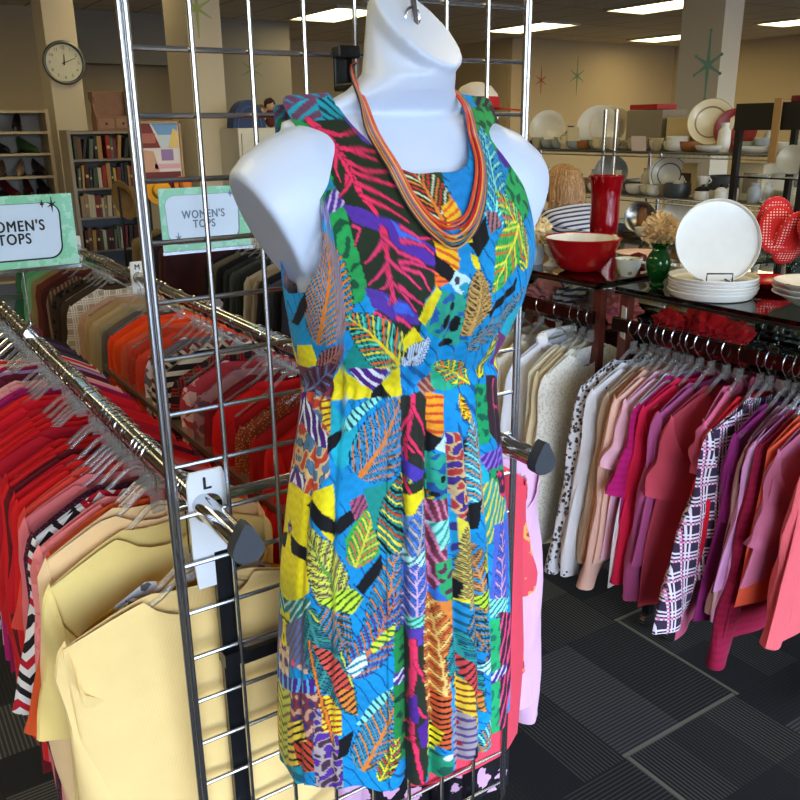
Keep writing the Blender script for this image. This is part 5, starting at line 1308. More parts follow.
# standing plate leaning back on a wire stand
tp_, yawp = math.radians(74), math.radians(-60)
o = obj_lathe('dinner_plate', coupe(.110, .016), M_CERAM, (SX+.012, SY+.0, topz+.114), 72)
o.rotation_euler = (0, 0, 0)
o.matrix_world = Matrix.Translation((SX+.024, SY+.020, topz+.090)) @ Matrix.Rotation(math.radians(-127-0), 4, 'Z') @ Matrix.Rotation(tp_, 4, 'Y') @ Matrix.Translation((0, 0, 0))
tag(o, 'large round white plate standing upright on the wire stand above the stack', 'plate')
sd = empty('plate_stand', (SX-.008, SY-.006, topz-.004), math.radians(-127))
tag(sd, 'black wire plate stand propping up the large white plate on the stack', 'plate stand')
M_WIRE = simple('black_wire', (22,20,20), .4, .5)
MB().tube([(.050, -.032, .0), (.052, -.032, .026), (.052, .032, .026), (.050, .032, 0)], .0022, 8).build('front_hook', M_WIRE, sd)
for s in (-1, 1): MB().tube([(.055, s*.032, .002), (-.045, s*.032, .002), (-.047, s*.032, .035)], .0022, 8).build('arm', M_WIRE, sd)
MB().tube([(-.045, -.032, .002), (-.045, .032, .002)], .0022, 8).build('cross_wire', M_WIRE, sd)

# green glass vase with a cream flower ball
def glass_col(name, c, rough=.06):
    t = NT(name); t.bsdf(lin(c), rough, 0, Transmission_Weight=.6, IOR=1.45, Coat_Weight=.6, Coat_Roughness=.03); return t.m
M_GREENG = glass_col('green_glass', (8,120,50)); M_REDG = glass_col('ruby_glass', (190,14,30))
VX, VY = 1.892, 1.575
def vprof(pts, t=.003): return [(0, pts[0][1])]+pts+[(pts[-1][0]-t, pts[-1][1])]+[(max(.004, r-t), z+(.004 if i == len(pts)-1 else 0)) for i, (r, z) in reversed(list(enumerate(pts[:-1])))]
o = obj_lathe('vase', vprof([(.020, 0), (.021, .004), (.017, .010), (.026, .028), (.034, .050), (.035, .066), (.030, .083), (.021, .096), (.019, .102), (.024, .112), (.031, .120)]), M_GREENG, (VX, VY, GT+.0005))
tag(o, 'green glass vase holding a cream flower ball beside the white plates', 'vase')
def petal_ball(name, c, loc, r, label, seed, n=130, cat='flower'):
    rr = random.Random(seed); mb = MB()
    mb.blob((0, 0, 0), (r*.72,)*3, 14, 9)
    for i in range(n):
        z = 1-2*(i+.5)/n; ph = i*2.39996; q = math.sqrt(1-z*z); d = Vector((q*math.cos(ph), q*math.sin(ph), z))
        if d.z < -.75: continue
        a = d.orthogonal().normalized(); b = d.cross(a); an = rr.uniform(0, 6.28); a, b = a*math.cos(an)+b*math.sin(an), -a*math.sin(an)+b*math.cos(an)
        s = r*rr.uniform(.22, .34); R0 = r*rr.uniform(.78, .9); p = d*R0
        tip = d*(R0+s*.9)+a*s*.4
        mb.add([p-b*s*.35, p+a*s*.15+b*s*.1, tip+b*s*.55, tip+a*s*.35, tip-b*s*.55, p-a*s*.12], [(0, 1, 2), (1, 3, 2), (0, 4, 1), (1, 4, 3), (0, 5, 1)])
    o = mb.build(name, simple('petal_'+name, c, .8), loc=loc); tag(o, label, cat); return o
fb = petal_ball('flower_ball', (236,206,156), (VX+.012, VY+.014, GT+.150), .047, 'cream fabric flower ball sitting in the green glass vase', 5, 170)
MB().cyl((0, 0, -.105), (0, 0, -.03), .003, 6).build('stem', simple('stem_green', (60,90,40), .7), fb)
fb2 = petal_ball('flower_ball', (240,220,170), (1.885, 2.07, GT+.105), .045, 'cream dahlia flower in the pale blue vase beside the red bowl', 6, 150)
MB().cyl((0, 0, -.085), (0, 0, -.03), .003, 6).build('stem', simple('stem_green', (60,90,40), .7), fb2)
o = obj_lathe('vase', vprof([(.026, 0), (.029, .02), (.027, .05), (.020, .066), (.022, .072)]), simple('pale_blue_glaze', (170,186,206), .25), (1.88, 2.07, GT+.0005)); tag(o, 'pale blue ceramic vase holding the cream dahlia by the red bowl', 'vase')
o = obj_lathe('egg_cup', vprof([(.026, 0), (.022, .004), (.007, .016), (.007, .028), (.022, .044), (.026, .066)]), M_CERAM, (1.90, 2.015, GT+.0005)); tag(o, 'white footed cup standing between the pale vase and the red bowl', 'cup')
# red mixing bowl, white inside
bo = obj_lathe('mixing_bowl', mix_prof(.116, .100), simple('red_enamel', (158,14,20), .18), (1.905, 1.885, GT+.0005), 64); tag(bo, 'large red mixing bowl with white inside on the glass rack top', 'bowl')
ins = [(r-.0012, z+.0012) for r, z in mix_prof(.116, .100)[16:]]
MB().lathe(ins, 64).build('white_lining', M_CERAM, bo)
# tea cup with floral sprays, saucer dish behind
def cup(loc, r, h, m, label, name='tea_cup', cat='cup', group=None, rz=0.0, par=None):
    o = obj_lathe(name, vprof([(r*.55, 0), (r*.58, h*.06), (r*.72, h*.25), (r*.88, h*.6), (r*.95, h*.9), (r, h)], .0025), m, loc, 32, rot=(0, 0, rz))
    pts = [(r*.9+.021*math.sin(q)*1.0*r/.036, 0, h*.5+h*.3*math.cos(q)) for q in [PI*k/10 for k in range(11)]]
    MB().tube(pts, .0035*r/.036, 8).build('handle', m, o); tag(o, label, cat, group); return o
M_FLORALCUP = None
t = NT('floral_china'); v = t.coord(); vo = t.n('ShaderNodeTexVoronoi'); vo.inputs['Scale'].default_value = 34; t.l(v, vo.inputs[0])
t.bsdf(t.mix(t.math('LESS_THAN', vo.outputs[0], .24), lin((222,226,214)), lin((176,146,110))), .2); M_FLORALCUP = t.m
cup((1.945, 1.730, GT+.0005), .040, .052, M_FLORALCUP, 'white china tea cup with floral sprays beside the red bowl', rz=-.9)
cup((2.00, 1.585, GT+.0005), .032, .045, M_FLORALCUP, 'white china cup half hidden behind the green vase', rz=-.5)
o = obj_lathe('serving_dish', plate_prof(.085, .02), simple('blush_china', (226,186,166), .25), (2.23, 1.93, GT+.001)); tag(o, 'blush pink shallow serving dish behind the tea cup', 'dish')
o = obj_lathe('ornament', [(0, 0), (.02, .0), (.03, .018), (.024, .038), (0, .046)], simple('dark_red_glaze', (90,10,20), .3), (2.10, 1.83, GT+.0005)); tag(o, 'small round dark red ornament beside the red bowl rim', 'ornament')
o = obj_lathe('plate', plate_prof(.09, .018), simple('red_plate_glaze', (170,16,24), .25), (2.13, 1.375, GT+.001)); tag(o, 'flat red plate behind the stack of white plates', 'plate')
# bowls with red script on the rim
BX, BY = 2.0, 1.165
for i in range(3):
    o = obj_lathe('soup_bowl', [(0, 0), (.055, 0), (.058, .003), (.085, .020), (.105, .028), (.107, .030), (.105, .0315), (.085, .0235), (.06, .007), (0, .006)], M_CERAM if i < 2 else simple('ivory_rim_bowl', (232,224,206), .25), (BX, BY, GT+.0006+i*.0135), 56)
    tag(o, ['bottom white wide-rimmed bowl of the stack at the picture edge', 'middle white wide-rimmed bowl of the stack at the picture edge', 'top ivory bowl with red script lettering at the picture edge'][i], 'bowl', 'wide-rimmed bowls in the stack')
    if i == 2:
        word = 'Rosemary'
        for q, ch in enumerate(word):
            a = math.radians(158+q*7.5); rr_ = .088
            text(ch, .016, simple('red_script', (176,40,50), .6), o, (rr_*math.cos(a), rr_*math.sin(a), .0272), rot=(math.radians(12)*math.sin(a)*0, 0, a+PI/2), ext=.0006, name='lettering')
        MB().tube([(.1055*math.cos(2*PI*k/60), .1055*math.sin(2*PI*k/60), .0306) for k in range(60)], .0012, 6, closed=True).build('rim_line', simple('black_rim', (40,36,34), .4), o)
# tall ruby glass vases further back
rv = [(.040, 0), (.045, .006), (.048, .05), (.047, .11), (.052, .16), (.060, .185)]
o = obj_lathe('ruby_vase', vprof(rv, .004), M_REDG, (2.55, 2.41, GT+.0005), 40); o.scale = (1.18, 1.18, 1.30); tag(o, 'tall flared ruby red glass vase behind the red mixing bowl', 'vase', 'ruby glass vases')
o = obj_lathe('ruby_vase', vprof(rv, .004), M_REDG, (2.42, 2.82, GT+.0005), 40); o.scale = (1.2, 1.2, 1.2); tag(o, 'ruby red glass vase half hidden behind the mannequin shoulder', 'vase', 'ruby glass vases')

# red polka-dot pot holders tied with ribbon, standing on the far part of the glass
hd = empty('pot_holder', (2.30, 1.475, GT-.0)); tag(hd, 'red polka-dot quilted pot holders tied together with cream ribbon', 'pot holder')
M_DOT = None
t = NT('red_dotted_cotton'); tc = t.n('ShaderNodeTexCoord'); sp = t.n('ShaderNodeSeparateXYZ'); t.l(tc.outputs['UV'], sp.inputs[0])
vo = t.n('ShaderNodeTexVoronoi'); vo.inputs['Scale'].default_value = 120; vo.inputs['Randomness'].default_value = 0.0; t.l(tc.outputs['Object'], vo.inputs[0])
t.bsdf(t.mix(t.math('LESS_THAN', vo.outputs[0], .30), lin((204,20,24)), lin((246,190,180))), .8); M_DOT = t.m
def pad(c, rx, rz_, yaw_, tilt, th=.012, seed=0):
    mb = MB(); mb.blob((0, 0, 0), (rx, th, rz_), 36, 18, lambda d: 1+.03*math.sin(3*math.atan2(d.z, d.x)+seed))
    o = mb.build('quilted_pad', M_DOT, hd, loc=c); o.rotation_euler = (tilt, 0, yaw_); return o
pad((.0, .03, .155), .055, .075, -.55, .12, seed=1); pad((-.02, .0, .135), .058, .07, -.75, -.2, seed=2); pad((.0, -.03, .11), .05, .085, -.5, .35, seed=3); pad((.03, -.11, .155), .075, .075, -.6, -.1, .02, 4); pad((.05, -.16, .145), .07, .08, -.4, .2, .02, 5)
MB().tube([(-.05, .03, .10), (-.03, -.01, .13), (.0, -.06, .165), (.02, -.08, .20), (.01, -.09, .24)], .0035, 6).tube([(.0, -.06, .165), (.0, -.05, .21), (.01, -.06, .235)], .003, 6).build('ribbon', simple('cream_ribbon', (232,214,186), .7), hd)
MB().cyl((.02, -.07, .005), (.02, -.07, .16), .006, 8).lathe([(0, 0), (.05, 0), (.05, .006), (0, .006)], 24, (.02, -.07, 0)).build('stand', M_BLACK, hd)
# ------------------------------------------------------------------ chrome wire shelving with crockery, behind the glass racks
WX, WD = 4.05, .46
WY0, WY1 = 2.15, 4.95
shf = empty('wire_shelving', (WX+WD/2, (WY0+WY1)/2, 0)); tag(shf, 'chrome wire shelving crowded with white crockery behind the glass racks', 'shelving')
def SL(x, y, z): return (x-WX-WD/2, y-(WY0+WY1)/2, z)
WZ = (.14, .62, 1.045, 1.30, 1.56)
for yy in (WY0+.02, 3.795, 3.885, WY1-.02):
    for xx in (WX+.015, WX+WD-.015):
        MB().cyl(SL(xx, yy, 0), SL(xx, yy, 1.80), .0125, 14).build('post', M_CHROME, shf)
for z in WZ:
    mb = MB()
    for xx in (WX, WX+WD): mb.cyl(SL(xx, WY0, z-.004), SL(xx, WY1, z-.004), .004, 6).cyl(SL(xx, WY0, z-.03), SL(xx, WY1, z-.03), .004, 6)
    n = 90
    for k in range(n+1):
        y = WY0+(WY1-WY0)*k/n; mb.cyl(SL(WX, y, z-.002), SL(WX+WD, y, z-.002), .0018, 4)
        if k < n: y2 = WY0+(WY1-WY0)*(k+.5)/n; mb.tube([SL(WX, y, z-.004), SL(WX, y2, z-.03), SL(WX, y+(WY1-WY0)/n, z-.004)], .0016, 4)
    mb.build('wire_shelf', M_STEEL, shf)
M_GREY = simple('grey_enamel', (70,76,84), .35); M_STONE = simple('stone_glaze', (186,176,150), .3); M_BRUNT = simple('brown_glaze', (70,36,22), .35); M_BLUEG = simple('blue_glaze', (158,166,174), .25); M_RIMB = None
def ring_plate(name, c1, c2, r):
    t = NT(name); tc = t.n('ShaderNodeTexCoord'); ln_ = t.n('ShaderNodeVectorMath', operation='LENGTH'); mp = t.n('ShaderNodeMapping'); mp.inputs['Scale'].default_value = (1, 1, 0); t.l(tc.outputs['Object'], mp.inputs[0]); t.l(mp.outputs[0], ln_.inputs[0])
    d = t.math('DIVIDE', ln_.outputs['Value'], r)
    b = t.math('LESS_THAN', t.math('ABSOLUTE', t.math('SUBTRACT', d, .64)), .035); b2 = t.math('LESS_THAN', t.math('ABSOLUTE', t.math('SUBTRACT', d, .975)), .02)
    t.bsdf(t.mix(t.math('MAXIMUM', b, b2), lin(c1), lin(c2)), .22); return t.m
M_BLUERING = ring_plate('blue_ring_china', (214,216,214), (84,96,116), .105); M_CREAMRING = ring_plate('gilt_ring_china', (226,214,184), (150,128,90), .13)
def stand_plate(x, y, z, r, m, label, tilt=78, group='plates standing on the wire shelves', yawd=180-27, prof=None, par=None, name='display_plate'):
    o = MB().lathe(prof or plate_prof(r, r*.16), 44).build(name, m)
    tr = math.radians(tilt)
    o.matrix_world = Matrix.Translation((x, y, z+r*math.sin(tr)+.002)) @ Matrix.Rotation(math.radians(yawd+63), 4, 'Z') @ Matrix.Rotation(tr, 4, 'Y')
    tag(o, label, 'plate', group); return o
T2, T1 = WZ[4]+.001, WZ[3]+.001
stand_plate(WX+.22, 4.62, T2, .125, M_CERAM, 'large white plate standing at the mannequin end of the top wire shelf')
stand_plate(WX+.20, 4.12, T2, .135, M_CERAM, 'large white platter standing behind the white teapot on the top wire shelf')
stand_plate(WX+.26, 4.07, T2, .135, M_CREAM, 'cream platter standing directly behind the large white platter')
stand_plate(WX+.16, 3.22, T2+.03, .128, M_CREAMRING, 'cream plate with an oval garland on the top wire shelf by the column')
rp = stand_plate(WX+.22, 3.10, T2, .115, simple('red_glass_plate', (130,10,20), .4), 'shiny dark red plate peeping from behind the garland plate')
stand_plate(WX+.22, 3.53, T1, .118, M_BLUERING, 'white plate with a blue ring standing on the middle wire shelf')
stand_plate(WX+.24, 4.02, T1, .11, M_BLUEG, 'pale blue grey plate standing on the middle shelf near the person')
stand_plate(WX+.30, 2.62, T1, .12, M_GREY, 'grey oval plate standing behind the black framed case')
stand_plate(WX+.22, 3.42, WZ[2], .12, M_CERAM, 'white plate standing on the low shelf behind the big standing plate')
stand_plate(WX+.24, 3.75, WZ[2], .10, simple('silver_tray', (170,172,174), .25, .9), 'silver tray standing on the low wire shelf', name='tray')
def stack_bowls(x, y, z, r, h, m, n, what, cat='bowl', grp='stacked bowls on the wire shelves'):
    for i in range(n):
        o = MB().lathe(bowl_prof(r, h, .003, .5), 28).build('bowl', m, loc=(x, y, z+i*h*.42)); tag(o, '%s bowl, %s' % (ordn(i+1)+' lowest' if n > 1 else 'single', what), cat, grp)
stack_bowls(WX+.08, 3.38, T2, .062, .045, M_CERAM, 3, 'white stack beside the garland plate')
stack_bowls(WX+.10, 3.98, T2, .062, .040, M_CREAM, 3, 'cream stack on the top shelf left of the ruby vase')
stack_bowls(WX+.09, 3.15, T2, .085, .035, M_CERAM, 1, 'top shelf front, under the garland plate')
stack_bowls(WX+.12, 2.90, T2, .085, .03, M_CERAM, 1, 'top shelf front, next to the black case')
stack_bowls(WX+.10, 4.20, T2, .075, .05, M_BLUEG, 1, 'top shelf front, under the white platter')
stack_bowls(WX+.12, 3.92, T2+.0, .07, .045, M_CERAM, 1, 'top shelf front, near the ruby vase') if False else None
stack_bowls(WX+.10, 3.68, T2, .068, .05, M_STONE, 2, 'stoneware stack behind the price card')
stack_bowls(WX+.08, 3.52, T1, .045, .035, M_CERAM, 3, 'small white stack before the blue ringed plate')
stack_bowls(WX+.08, 4.0, T1, .05, .05, M_CERAM, 1, 'middle shelf before the pale blue plate')
def pot(x, y, z, r, h, m, label, lid=None, cat='pot', knob=True):
    o = MB().lathe([(0, 0), (r*.9, 0), (r, h*.1), (r*1.02, h*.5), (r, h), (r*.96, h), (r*.95, h*.12), (0, h*.1)], 32).build('casserole_pot', m, loc=(x, y, z)); tag(o, label, cat)
    if lid:
        l_ = MB().lathe([(r*1.03, h), (r*1.03, h+.006), (r*.6, h+.022), (0, h+.028)], 32).build('lid', lid, o)
        if knob: MB().blob((0, 0, h+.034), (.012, .012, .009), 12, 8).build('knob', M_BLACK, l_)
    return o
pot(WX+.10, 3.36, T1, .075, .082, M_GREY, 'slate grey pot on the middle wire shelf beside the blue ringed plate')
cup((WX+.10, 3.36, T1+.009), .032, .088, M_CERAM, 'white ramekin rising from the slate grey pot', 'ramekin', 'cup')
pot(WX+.22, 3.12, T1, .10, .13, M_GREY, 'big charcoal pot at the back of the middle wire shelf')
pot(WX+.07, 3.16, T1, .045, .05, M_CERAM, 'small white pot with a dark lid on the middle shelf front', M_BLACK)
pot(WX+.07, 3.04, T1, .035, .05, M_CERAM, 'little white jar beside the dark lidded pot', M_CERAM)
cup((WX+.075, 3.17, T1+.085), .038, .045, M_CERAM, 'white tea cup balanced on the dark lidded pot', group='cups on the wire shelves', rz=-1.6)
tpot = pot(WX+.12, 4.30, T2, .055, .075, M_CREAM, 'cream teapot on the top shelf next to the white platter', M_CREAM, 'teapot')
MB().tube([(-.05, 0, .03), (-.085, 0, .05), (-.1, 0, .075)], [.012, .009, .006], 10).build('spout', M_CREAM, tpot); MB().tube([(.05+.03*math.sin(q), 0, .04+.028*math.cos(q)) for q in [PI*k/8 for k in range(9)]], .005, 8).build('handle', M_CREAM, tpot)
for i, (y, z, c, lab) in enumerate(((3.62, T2, (222,206,206), 'pale pink price card in front of the stoneware bowls'), (4.17, T2+.052, (222,212,186), 'cream price card leaning on the white platter'), (4.06, WZ[2], (214,206,190), 'price card on the low wire shelf'))):
    o = MB().box(0, 0, .043, .002, .11, .086, mat=Matrix.Rotation(-.15, 3, 'Y')).build('price_card', simple('card_%d' % i, c, .7), smooth=False, loc=(WX+.03, y, z)); tag(o, lab, 'card')
def box_thing(name, x0, x1, y0, y1, z0, z1, m, label, cat, bevel=.004, grp=None):
    o = MB().b2(-(x1-x0)/2, (x1-x0)/2, -(y1-y0)/2, (y1-y0)/2, 0, z1-z0).build(name, m, smooth=False, loc=((x0+x1)/2, (y0+y1)/2, z0), bevel=bevel); tag(o, label, cat, grp); return o
M_BOXT = simple('tan_box', (196,170,126), .7); M_BOXG = simple('grey_case', (140,128,110), .6)
o = box_thing('appliance_box', WX+.22, WX+.44, 3.62, 3.90, T2, T2+.235, M_BOXG, 'tall grey brown appliance box at the back of the top wire shelf', 'box')
o = box_thing('book', WX+.24, WX+.42, 3.68, 3.90, T2+.238, T2+.268, simple('red_cover', (170,20,26), .5), 'red book lying on the tall appliance box', 'book')
o = box_thing('cardboard_box', WX+.24, WX+.44, 3.42, 3.60, T2, T2+.19, simple('cream_card', (210,190,150), .7), 'cream carton beside the tall appliance box', 'box')
o = box_thing('toaster_oven', WX+.2, WX+.44, 2.88, 3.06, T1, T1+.20, simple('ivory_enamel', (214,204,178), .4), 'ivory toaster oven on the middle wire shelf', 'appliance')
MB().b2(-.122, -.12, -.06, .03, .04, .15).build('door', M_BOXG, o, smooth=False)
o = box_thing('picture_tile', WX+.26, WX+.30, 3.36, 3.50, T1, T1+.19, simple('biscuit_tile', (206,184,140), .6), 'biscuit coloured tile with a dark picture behind the slate pot', 'tile')
MB().b2(-.0225, -.0205, -.03, .05, .02, .13).build('picture', simple('dark_print', (70,40,30), .6), o, smooth=False)
for i, (y, h) in enumerate(((3.30, .13), (3.26, .16), (3.22, .15), (3.17, .14))):
    o = MB().lathe([(0, 0), (.024, 0), (.026, .02), (.026, h*.6), (.012, h*.75), (.012, h), (0, h)], 16).build('glass_bottle', simple('teal_bottle', (24,76,96), .15), loc=(WX+.33, y+.18, T2)); tag(o, '%s teal bottle behind the stoneware bowls, counted from the carton' % ordn(i+1), 'bottle', 'teal bottles on the top shelf')
# assorted small china filling the shelves
rs = random.Random(21); kinds = ['cup', 'bowl', 'jar', 'saucer']; adj = ['white', 'cream', 'ivory', 'grey', 'pale blue', 'tan', 'brown', 'amber', 'sage']
mats = {'white': M_CERAM, 'cream': M_CREAM, 'ivory': simple('ivory', (230,222,204), .25), 'grey': M_GREY, 'pale blue': M_BLUEG, 'tan': M_STONE, 'brown': M_BRUNT, 'amber': simple('amber', (170,110,60), .2), 'sage': simple('sage', (150,160,130), .3)}
cnt = {}
for zi, zn in ((4, 'top'), (3, 'middle'), (2, 'low')):
    for row, rn in ((.12, 'front'), (.25, 'middle'), (.38, 'back')):
        y = WY0+.10
        while y < WY1-.1:
            if rs.random() < .93:
                k = rs.choice(kinds); a = rs.choice(['white', 'cream', 'ivory', 'white', 'cream', 'tan', 'pale blue', 'brown', 'grey', 'sage', 'amber']); m = mats[a]
                key = (a, k, zn, rn); cnt[key] = cnt.get(key, 0)+1
                lab = '%s %s %s, %s row of the %s wire shelf from its near end' % (ordn(cnt[key]), a, k, rn, zn)
                loc = (WX+row+rs.uniform(-.02, .02), y, WZ[zi]+.001); gp = 'assorted china on the wire shelves'
                if k == 'cup': cup(loc, .045, .072, m, lab, group=gp, rz=rs.uniform(0, 6))
                elif k == 'bowl': o = MB().lathe(bowl_prof(.064, .055, .003, .5), 24).build('bowl', m, loc=loc); tag(o, lab, 'bowl', gp)
                elif k == 'jar':
                    h = rs.uniform(.09, .17); o = MB().lathe([(0, 0), (.03, 0), (.036, h*.3), (.034, h*.7), (.02, h*.85), (.024, h), (.02, h), (.016, h*.86), (0, h*.8)], 20).build('jar', m, loc=loc); tag(o, lab, 'jar', gp)
                else: o = MB().lathe(plate_prof(.06, .012), 24).build('saucer', m, loc=loc); tag(o, lab, 'saucer', gp)
            y += rs.uniform(.10, .14)

# ------------------------------------------------------------------ black framed display case at the right edge
bx0, bx1, by0, by1 = 2.92, 3.30, 1.30, 2.12
bc = empty('display_case', ((bx0+bx1)/2, (by0+by1)/2, 0)); tag(bc, 'black framed display case with glass shelves beside the wire shelving', 'display case')
def B2(a, b, c, d, e, f, n, m): return MB().b2(a-(bx0+bx1)/2, b-(bx0+bx1)/2, c-(by0+by1)/2, d-(by0+by1)/2, e, f).build(n, m, bc, smooth=False)
for yy in (by0, 1.815, by1-.022):
    for xx in (bx0, bx1-.022): B2(xx, xx+.022, yy, yy+.022, 0, 1.70, 'post', M_BLACK)
B2(bx0-.004, bx1+.004, by0-.004, by1+.004, 1.69, 1.785, 'header', simple('black_laminate', (8,8,9), .5))
B2(bx0, bx1, by0, by1, .0, .10, 'plinth', M_BLACK)
for z in (.55, .95, 1.30, 1.515): B2(bx0+.01, bx1-.01, by0+.01, by1-.01, z, z+.006, 'glass_shelf', M_GLASS)
o = box_thing('wooden_ruler', 2.900, 2.908, 1.925, 1.955, 1.575, 1.80, simple('ruler_wood', (150,116,72), .6), 'flat wooden stick hooked over the black case header', 'stick', .001)
MB().b2(.004, .05, -.015, .015, .213, .2185).build('hook', simple('ruler_wood', (150,116,72), .6), o, smooth=False)
o = box_thing('red_tin', 2.99, 3.08, 1.87, 1.95, 1.786, 1.81, simple('dark_red_tin', (90,18,22), .4), 'dark red tin on top of the black case header', 'tin')
for i, (y, r, m, lab) in enumerate(((1.75, .06, M_CERAM, 'white glass plate standing in the black case'), (2.0, .055, M_CREAM, 'cream plate standing in the black case'))):
    stand_plate(3.12, y, 1.522, r, m, lab, group='plates in the black case')
for i, y in enumerate((1.87, 1.94, 2.04)):
    o = MB().lathe(vprof([(.022, 0), (.026, .03), (.030, .09)], .002), 20).build('drinking_glass', M_CLEAR, loc=(3.06, y, 1.3065)); tag(o, '%s clear tumbler on the lower glass shelf of the black case' % ordn(i+1), 'glass', 'tumblers in the black case')
for i, y in enumerate((1.42, 1.55, 1.66)):
    o = MB().lathe(vprof([(.030, 0), (.034, .03), (.040, .11)], .002), 20).build('glass_jar', M_CLEAR, loc=(3.06, y, 1.3065)); tag(o, '%s clear jar behind the polka-dot pot holders' % ordn(i+1), 'jar', 'clear jars in the black case')
stand_plate(3.14, 1.88, 1.3065, .085, M_GREY, 'grey oval dish standing low in the black case', group='plates in the black case')
# ------------------------------------------------------------------ wall and column stars
def star(loc, r, c, label, rz=0.0, tall=1.65, wd=.008, ends=.0):
    mb = burst(MB(), 0, 0, r, -.0015, tall, wd, ends)
    o = mb.build('star_decal', simple('decal_'+label.split()[0], c, .6), smooth=False, loc=loc, rot=(0, 0, rz)); tag(o, label, 'wall star', 'painted atomic stars'); return o
star((9.84, 10.848, 2.39), .13, (176,92,76), 'red atomic star painted on the far back wall')
star((10.63, 10.848, 2.47), .185, (108,142,122), 'green atomic star on the back wall beside the red one')
star((4.72, 10.598, 2.42), .16, (120,130,96), 'faint grey green star on the wall behind the wire grid')
star((2.37, 6.198, 2.52), .12, (160,176,104), 'lime green star on the cream column behind the wire grid')
star((5.748, 4.475, 2.135), .135, (128,176,164), 'teal atomic star on the cream column above the wire shelving', rz=-PI/2, tall=1.8, wd=.010, ends=.013)

# ------------------------------------------------------------------ wall clock on the first column
ck = empty('wall_clock', (1.70, 7.398, 2.218)); tag(ck, 'round silver rimmed wall clock on the cream column', 'clock')
def disc(r, y0, y1, n=48): return MB().rings([[(r*math.cos(2*PI*k/n), y, r*math.sin(2*PI*k/n)) for k in range(n)] for y in (y1, y0)])
disc(.150, -.012, 0).build('case', M_DARK, ck)
MB().tube([(.150*math.cos(2*PI*k/48), -.02, .150*math.sin(2*PI*k/48)) for k in range(48)], .0135, 10, closed=True).build('rim', simple('pewter', (96,98,98), .3, .8), ck)
disc(.140, -.016, -.012).build('dial', simple('clock_dial', (206,208,196), .6), ck)
for k in range(12):
    a = PI/2-2*PI*(k+1)/12; text(str(k+1), .032, M_INK, ck, (.108*math.cos(a), -.0165, .108*math.sin(a)), ext=.0003, name='numeral')
for nm, ln_, wd, a in (('hour_hand', .062, .005, 90-4), ('minute_hand', .098, .0035, 90-68)):
    a = math.radians(a); d = Vector((math.cos(a), 0, math.sin(a))); p = Vector((-d.z, 0, d.x))
    mb = MB(); q = [-d*.018-p*wd, d*ln_-p*wd*.5, d*ln_+p*wd*.5, -d*.018+p*wd]
    mb.rings([[v_+Vector((0, y, 0)) for v_ in q] for y in (-.0195, -.0185)]); mb.build(nm, M_INK, ck, smooth=False)

# ------------------------------------------------------------------ shoe shelves
sh = empty('shoe_shelf', (1.0, 7.25, 0)); tag(sh, 'pale open shelf unit with rows of dark shoes by the clock column', 'shelf unit')
M_PALE = simple('pale_laminate', (186,166,136), .55); M_BACKP = simple('grey_back_panel', (140,142,150), .7)
SZ = (1.855, 1.705, 1.548, 1.38, 1.225, 1.06, .88, .6, .3, .08)
MB().b2(.45, .475, -.15, .15, 0, 1.87).build('side_panel', M_PALE, sh, smooth=False); MB().b2(-.475, -.45, -.15, .15, 0, 1.87).build('side_panel', M_PALE, sh, smooth=False)
for z in SZ: MB().b2(-.45, .45, -.15, .14, z-.014, z+.004).build('shelf', M_PALE, sh, smooth=False)
MB().b2(-.475, .475, .14, .15, 0, 1.86).build('back_panel', M_BACKP, sh, smooth=False)
def shoe(loc, c, rz, label, heel=.03, ln_=.24, boot=0.0, group='shoes on the shelf unit', cat='shoe'):
    rings = []; n = 14
    for k in range(13):
        t = k/12; x = -ln_/2+ln_*t; wd = .034*(math.sin(PI*min(1, .12+t*.86))**.45)*(1 if t > .5 else .86); zb = heel*max(0, 1-t*1.7); ht = (.07+boot*0)*(1-t)**.7+.035
        rings.append([(x, wd*math.cos(2*PI*q/n), zb+ht/2*(1+math.sin(2*PI*q/n))*.98) for q in range(n)])
    o = MB().rings(rings).build('shoe', simple('leather', c, .45), loc=loc, rot=(0, 0, rz)); tag(o, label, cat, group)
    MB().rings([[(-ln_/2-.004+(ln_+.01)*t, sgn*.037*(math.sin(PI*min(1, .1+t*.86))**.4), z) for t, sgn in [(k/8, 1) for k in range(9)]+[(k/8, -1) for k in range(8, -1, -1)]] for z in (-.0, .006)]).build('sole', M_BLACK, o)
    MB().b2(-ln_/2-.002, -ln_/2+.045, -.022, .022, 0, max(.008, heel)).build('heel', M_BLACK, o)
    if boot: MB().tube([(-ln_/2+.045, 0, .06), (-ln_/2+.04, 0, .06+boot)], [.040, .046], 14).build('shaft', simple('leather', c, .45), o)
    return o
sc_ = [(0, -.34, (40,22,18)), (0, .10, (60,30,24)), (0, .26, (30,18,16)), (1, -.05, (16,16,18)), (1, .12, (18,18,20)), (1, .32, (50,80,54)), (2, -.1, (28,22,22)), (2, .10, (84,64,50)), (2, .24, (150,124,100)), (2, .38, (34,28,28)), (3, .0, (30,26,28)), (3, .15, (80,14,24)), (3, .28, (60,12,20)), (3, .40, (24,20,22)), (4, -.05, (30,30,34)), (4, .2, (90,70,60)), (0, -.15, (20,20,22)), (1, -.3, (70,40,30)), (2, -.3, (90,60,40)), (3, -.25, (20,20,24)), (4, -.3, (60,30,30)), (4, .36, (30,22,20))]
cn = {(40,22,18): 'dark brown', (60,30,24): 'chestnut', (30,18,16): 'espresso'}
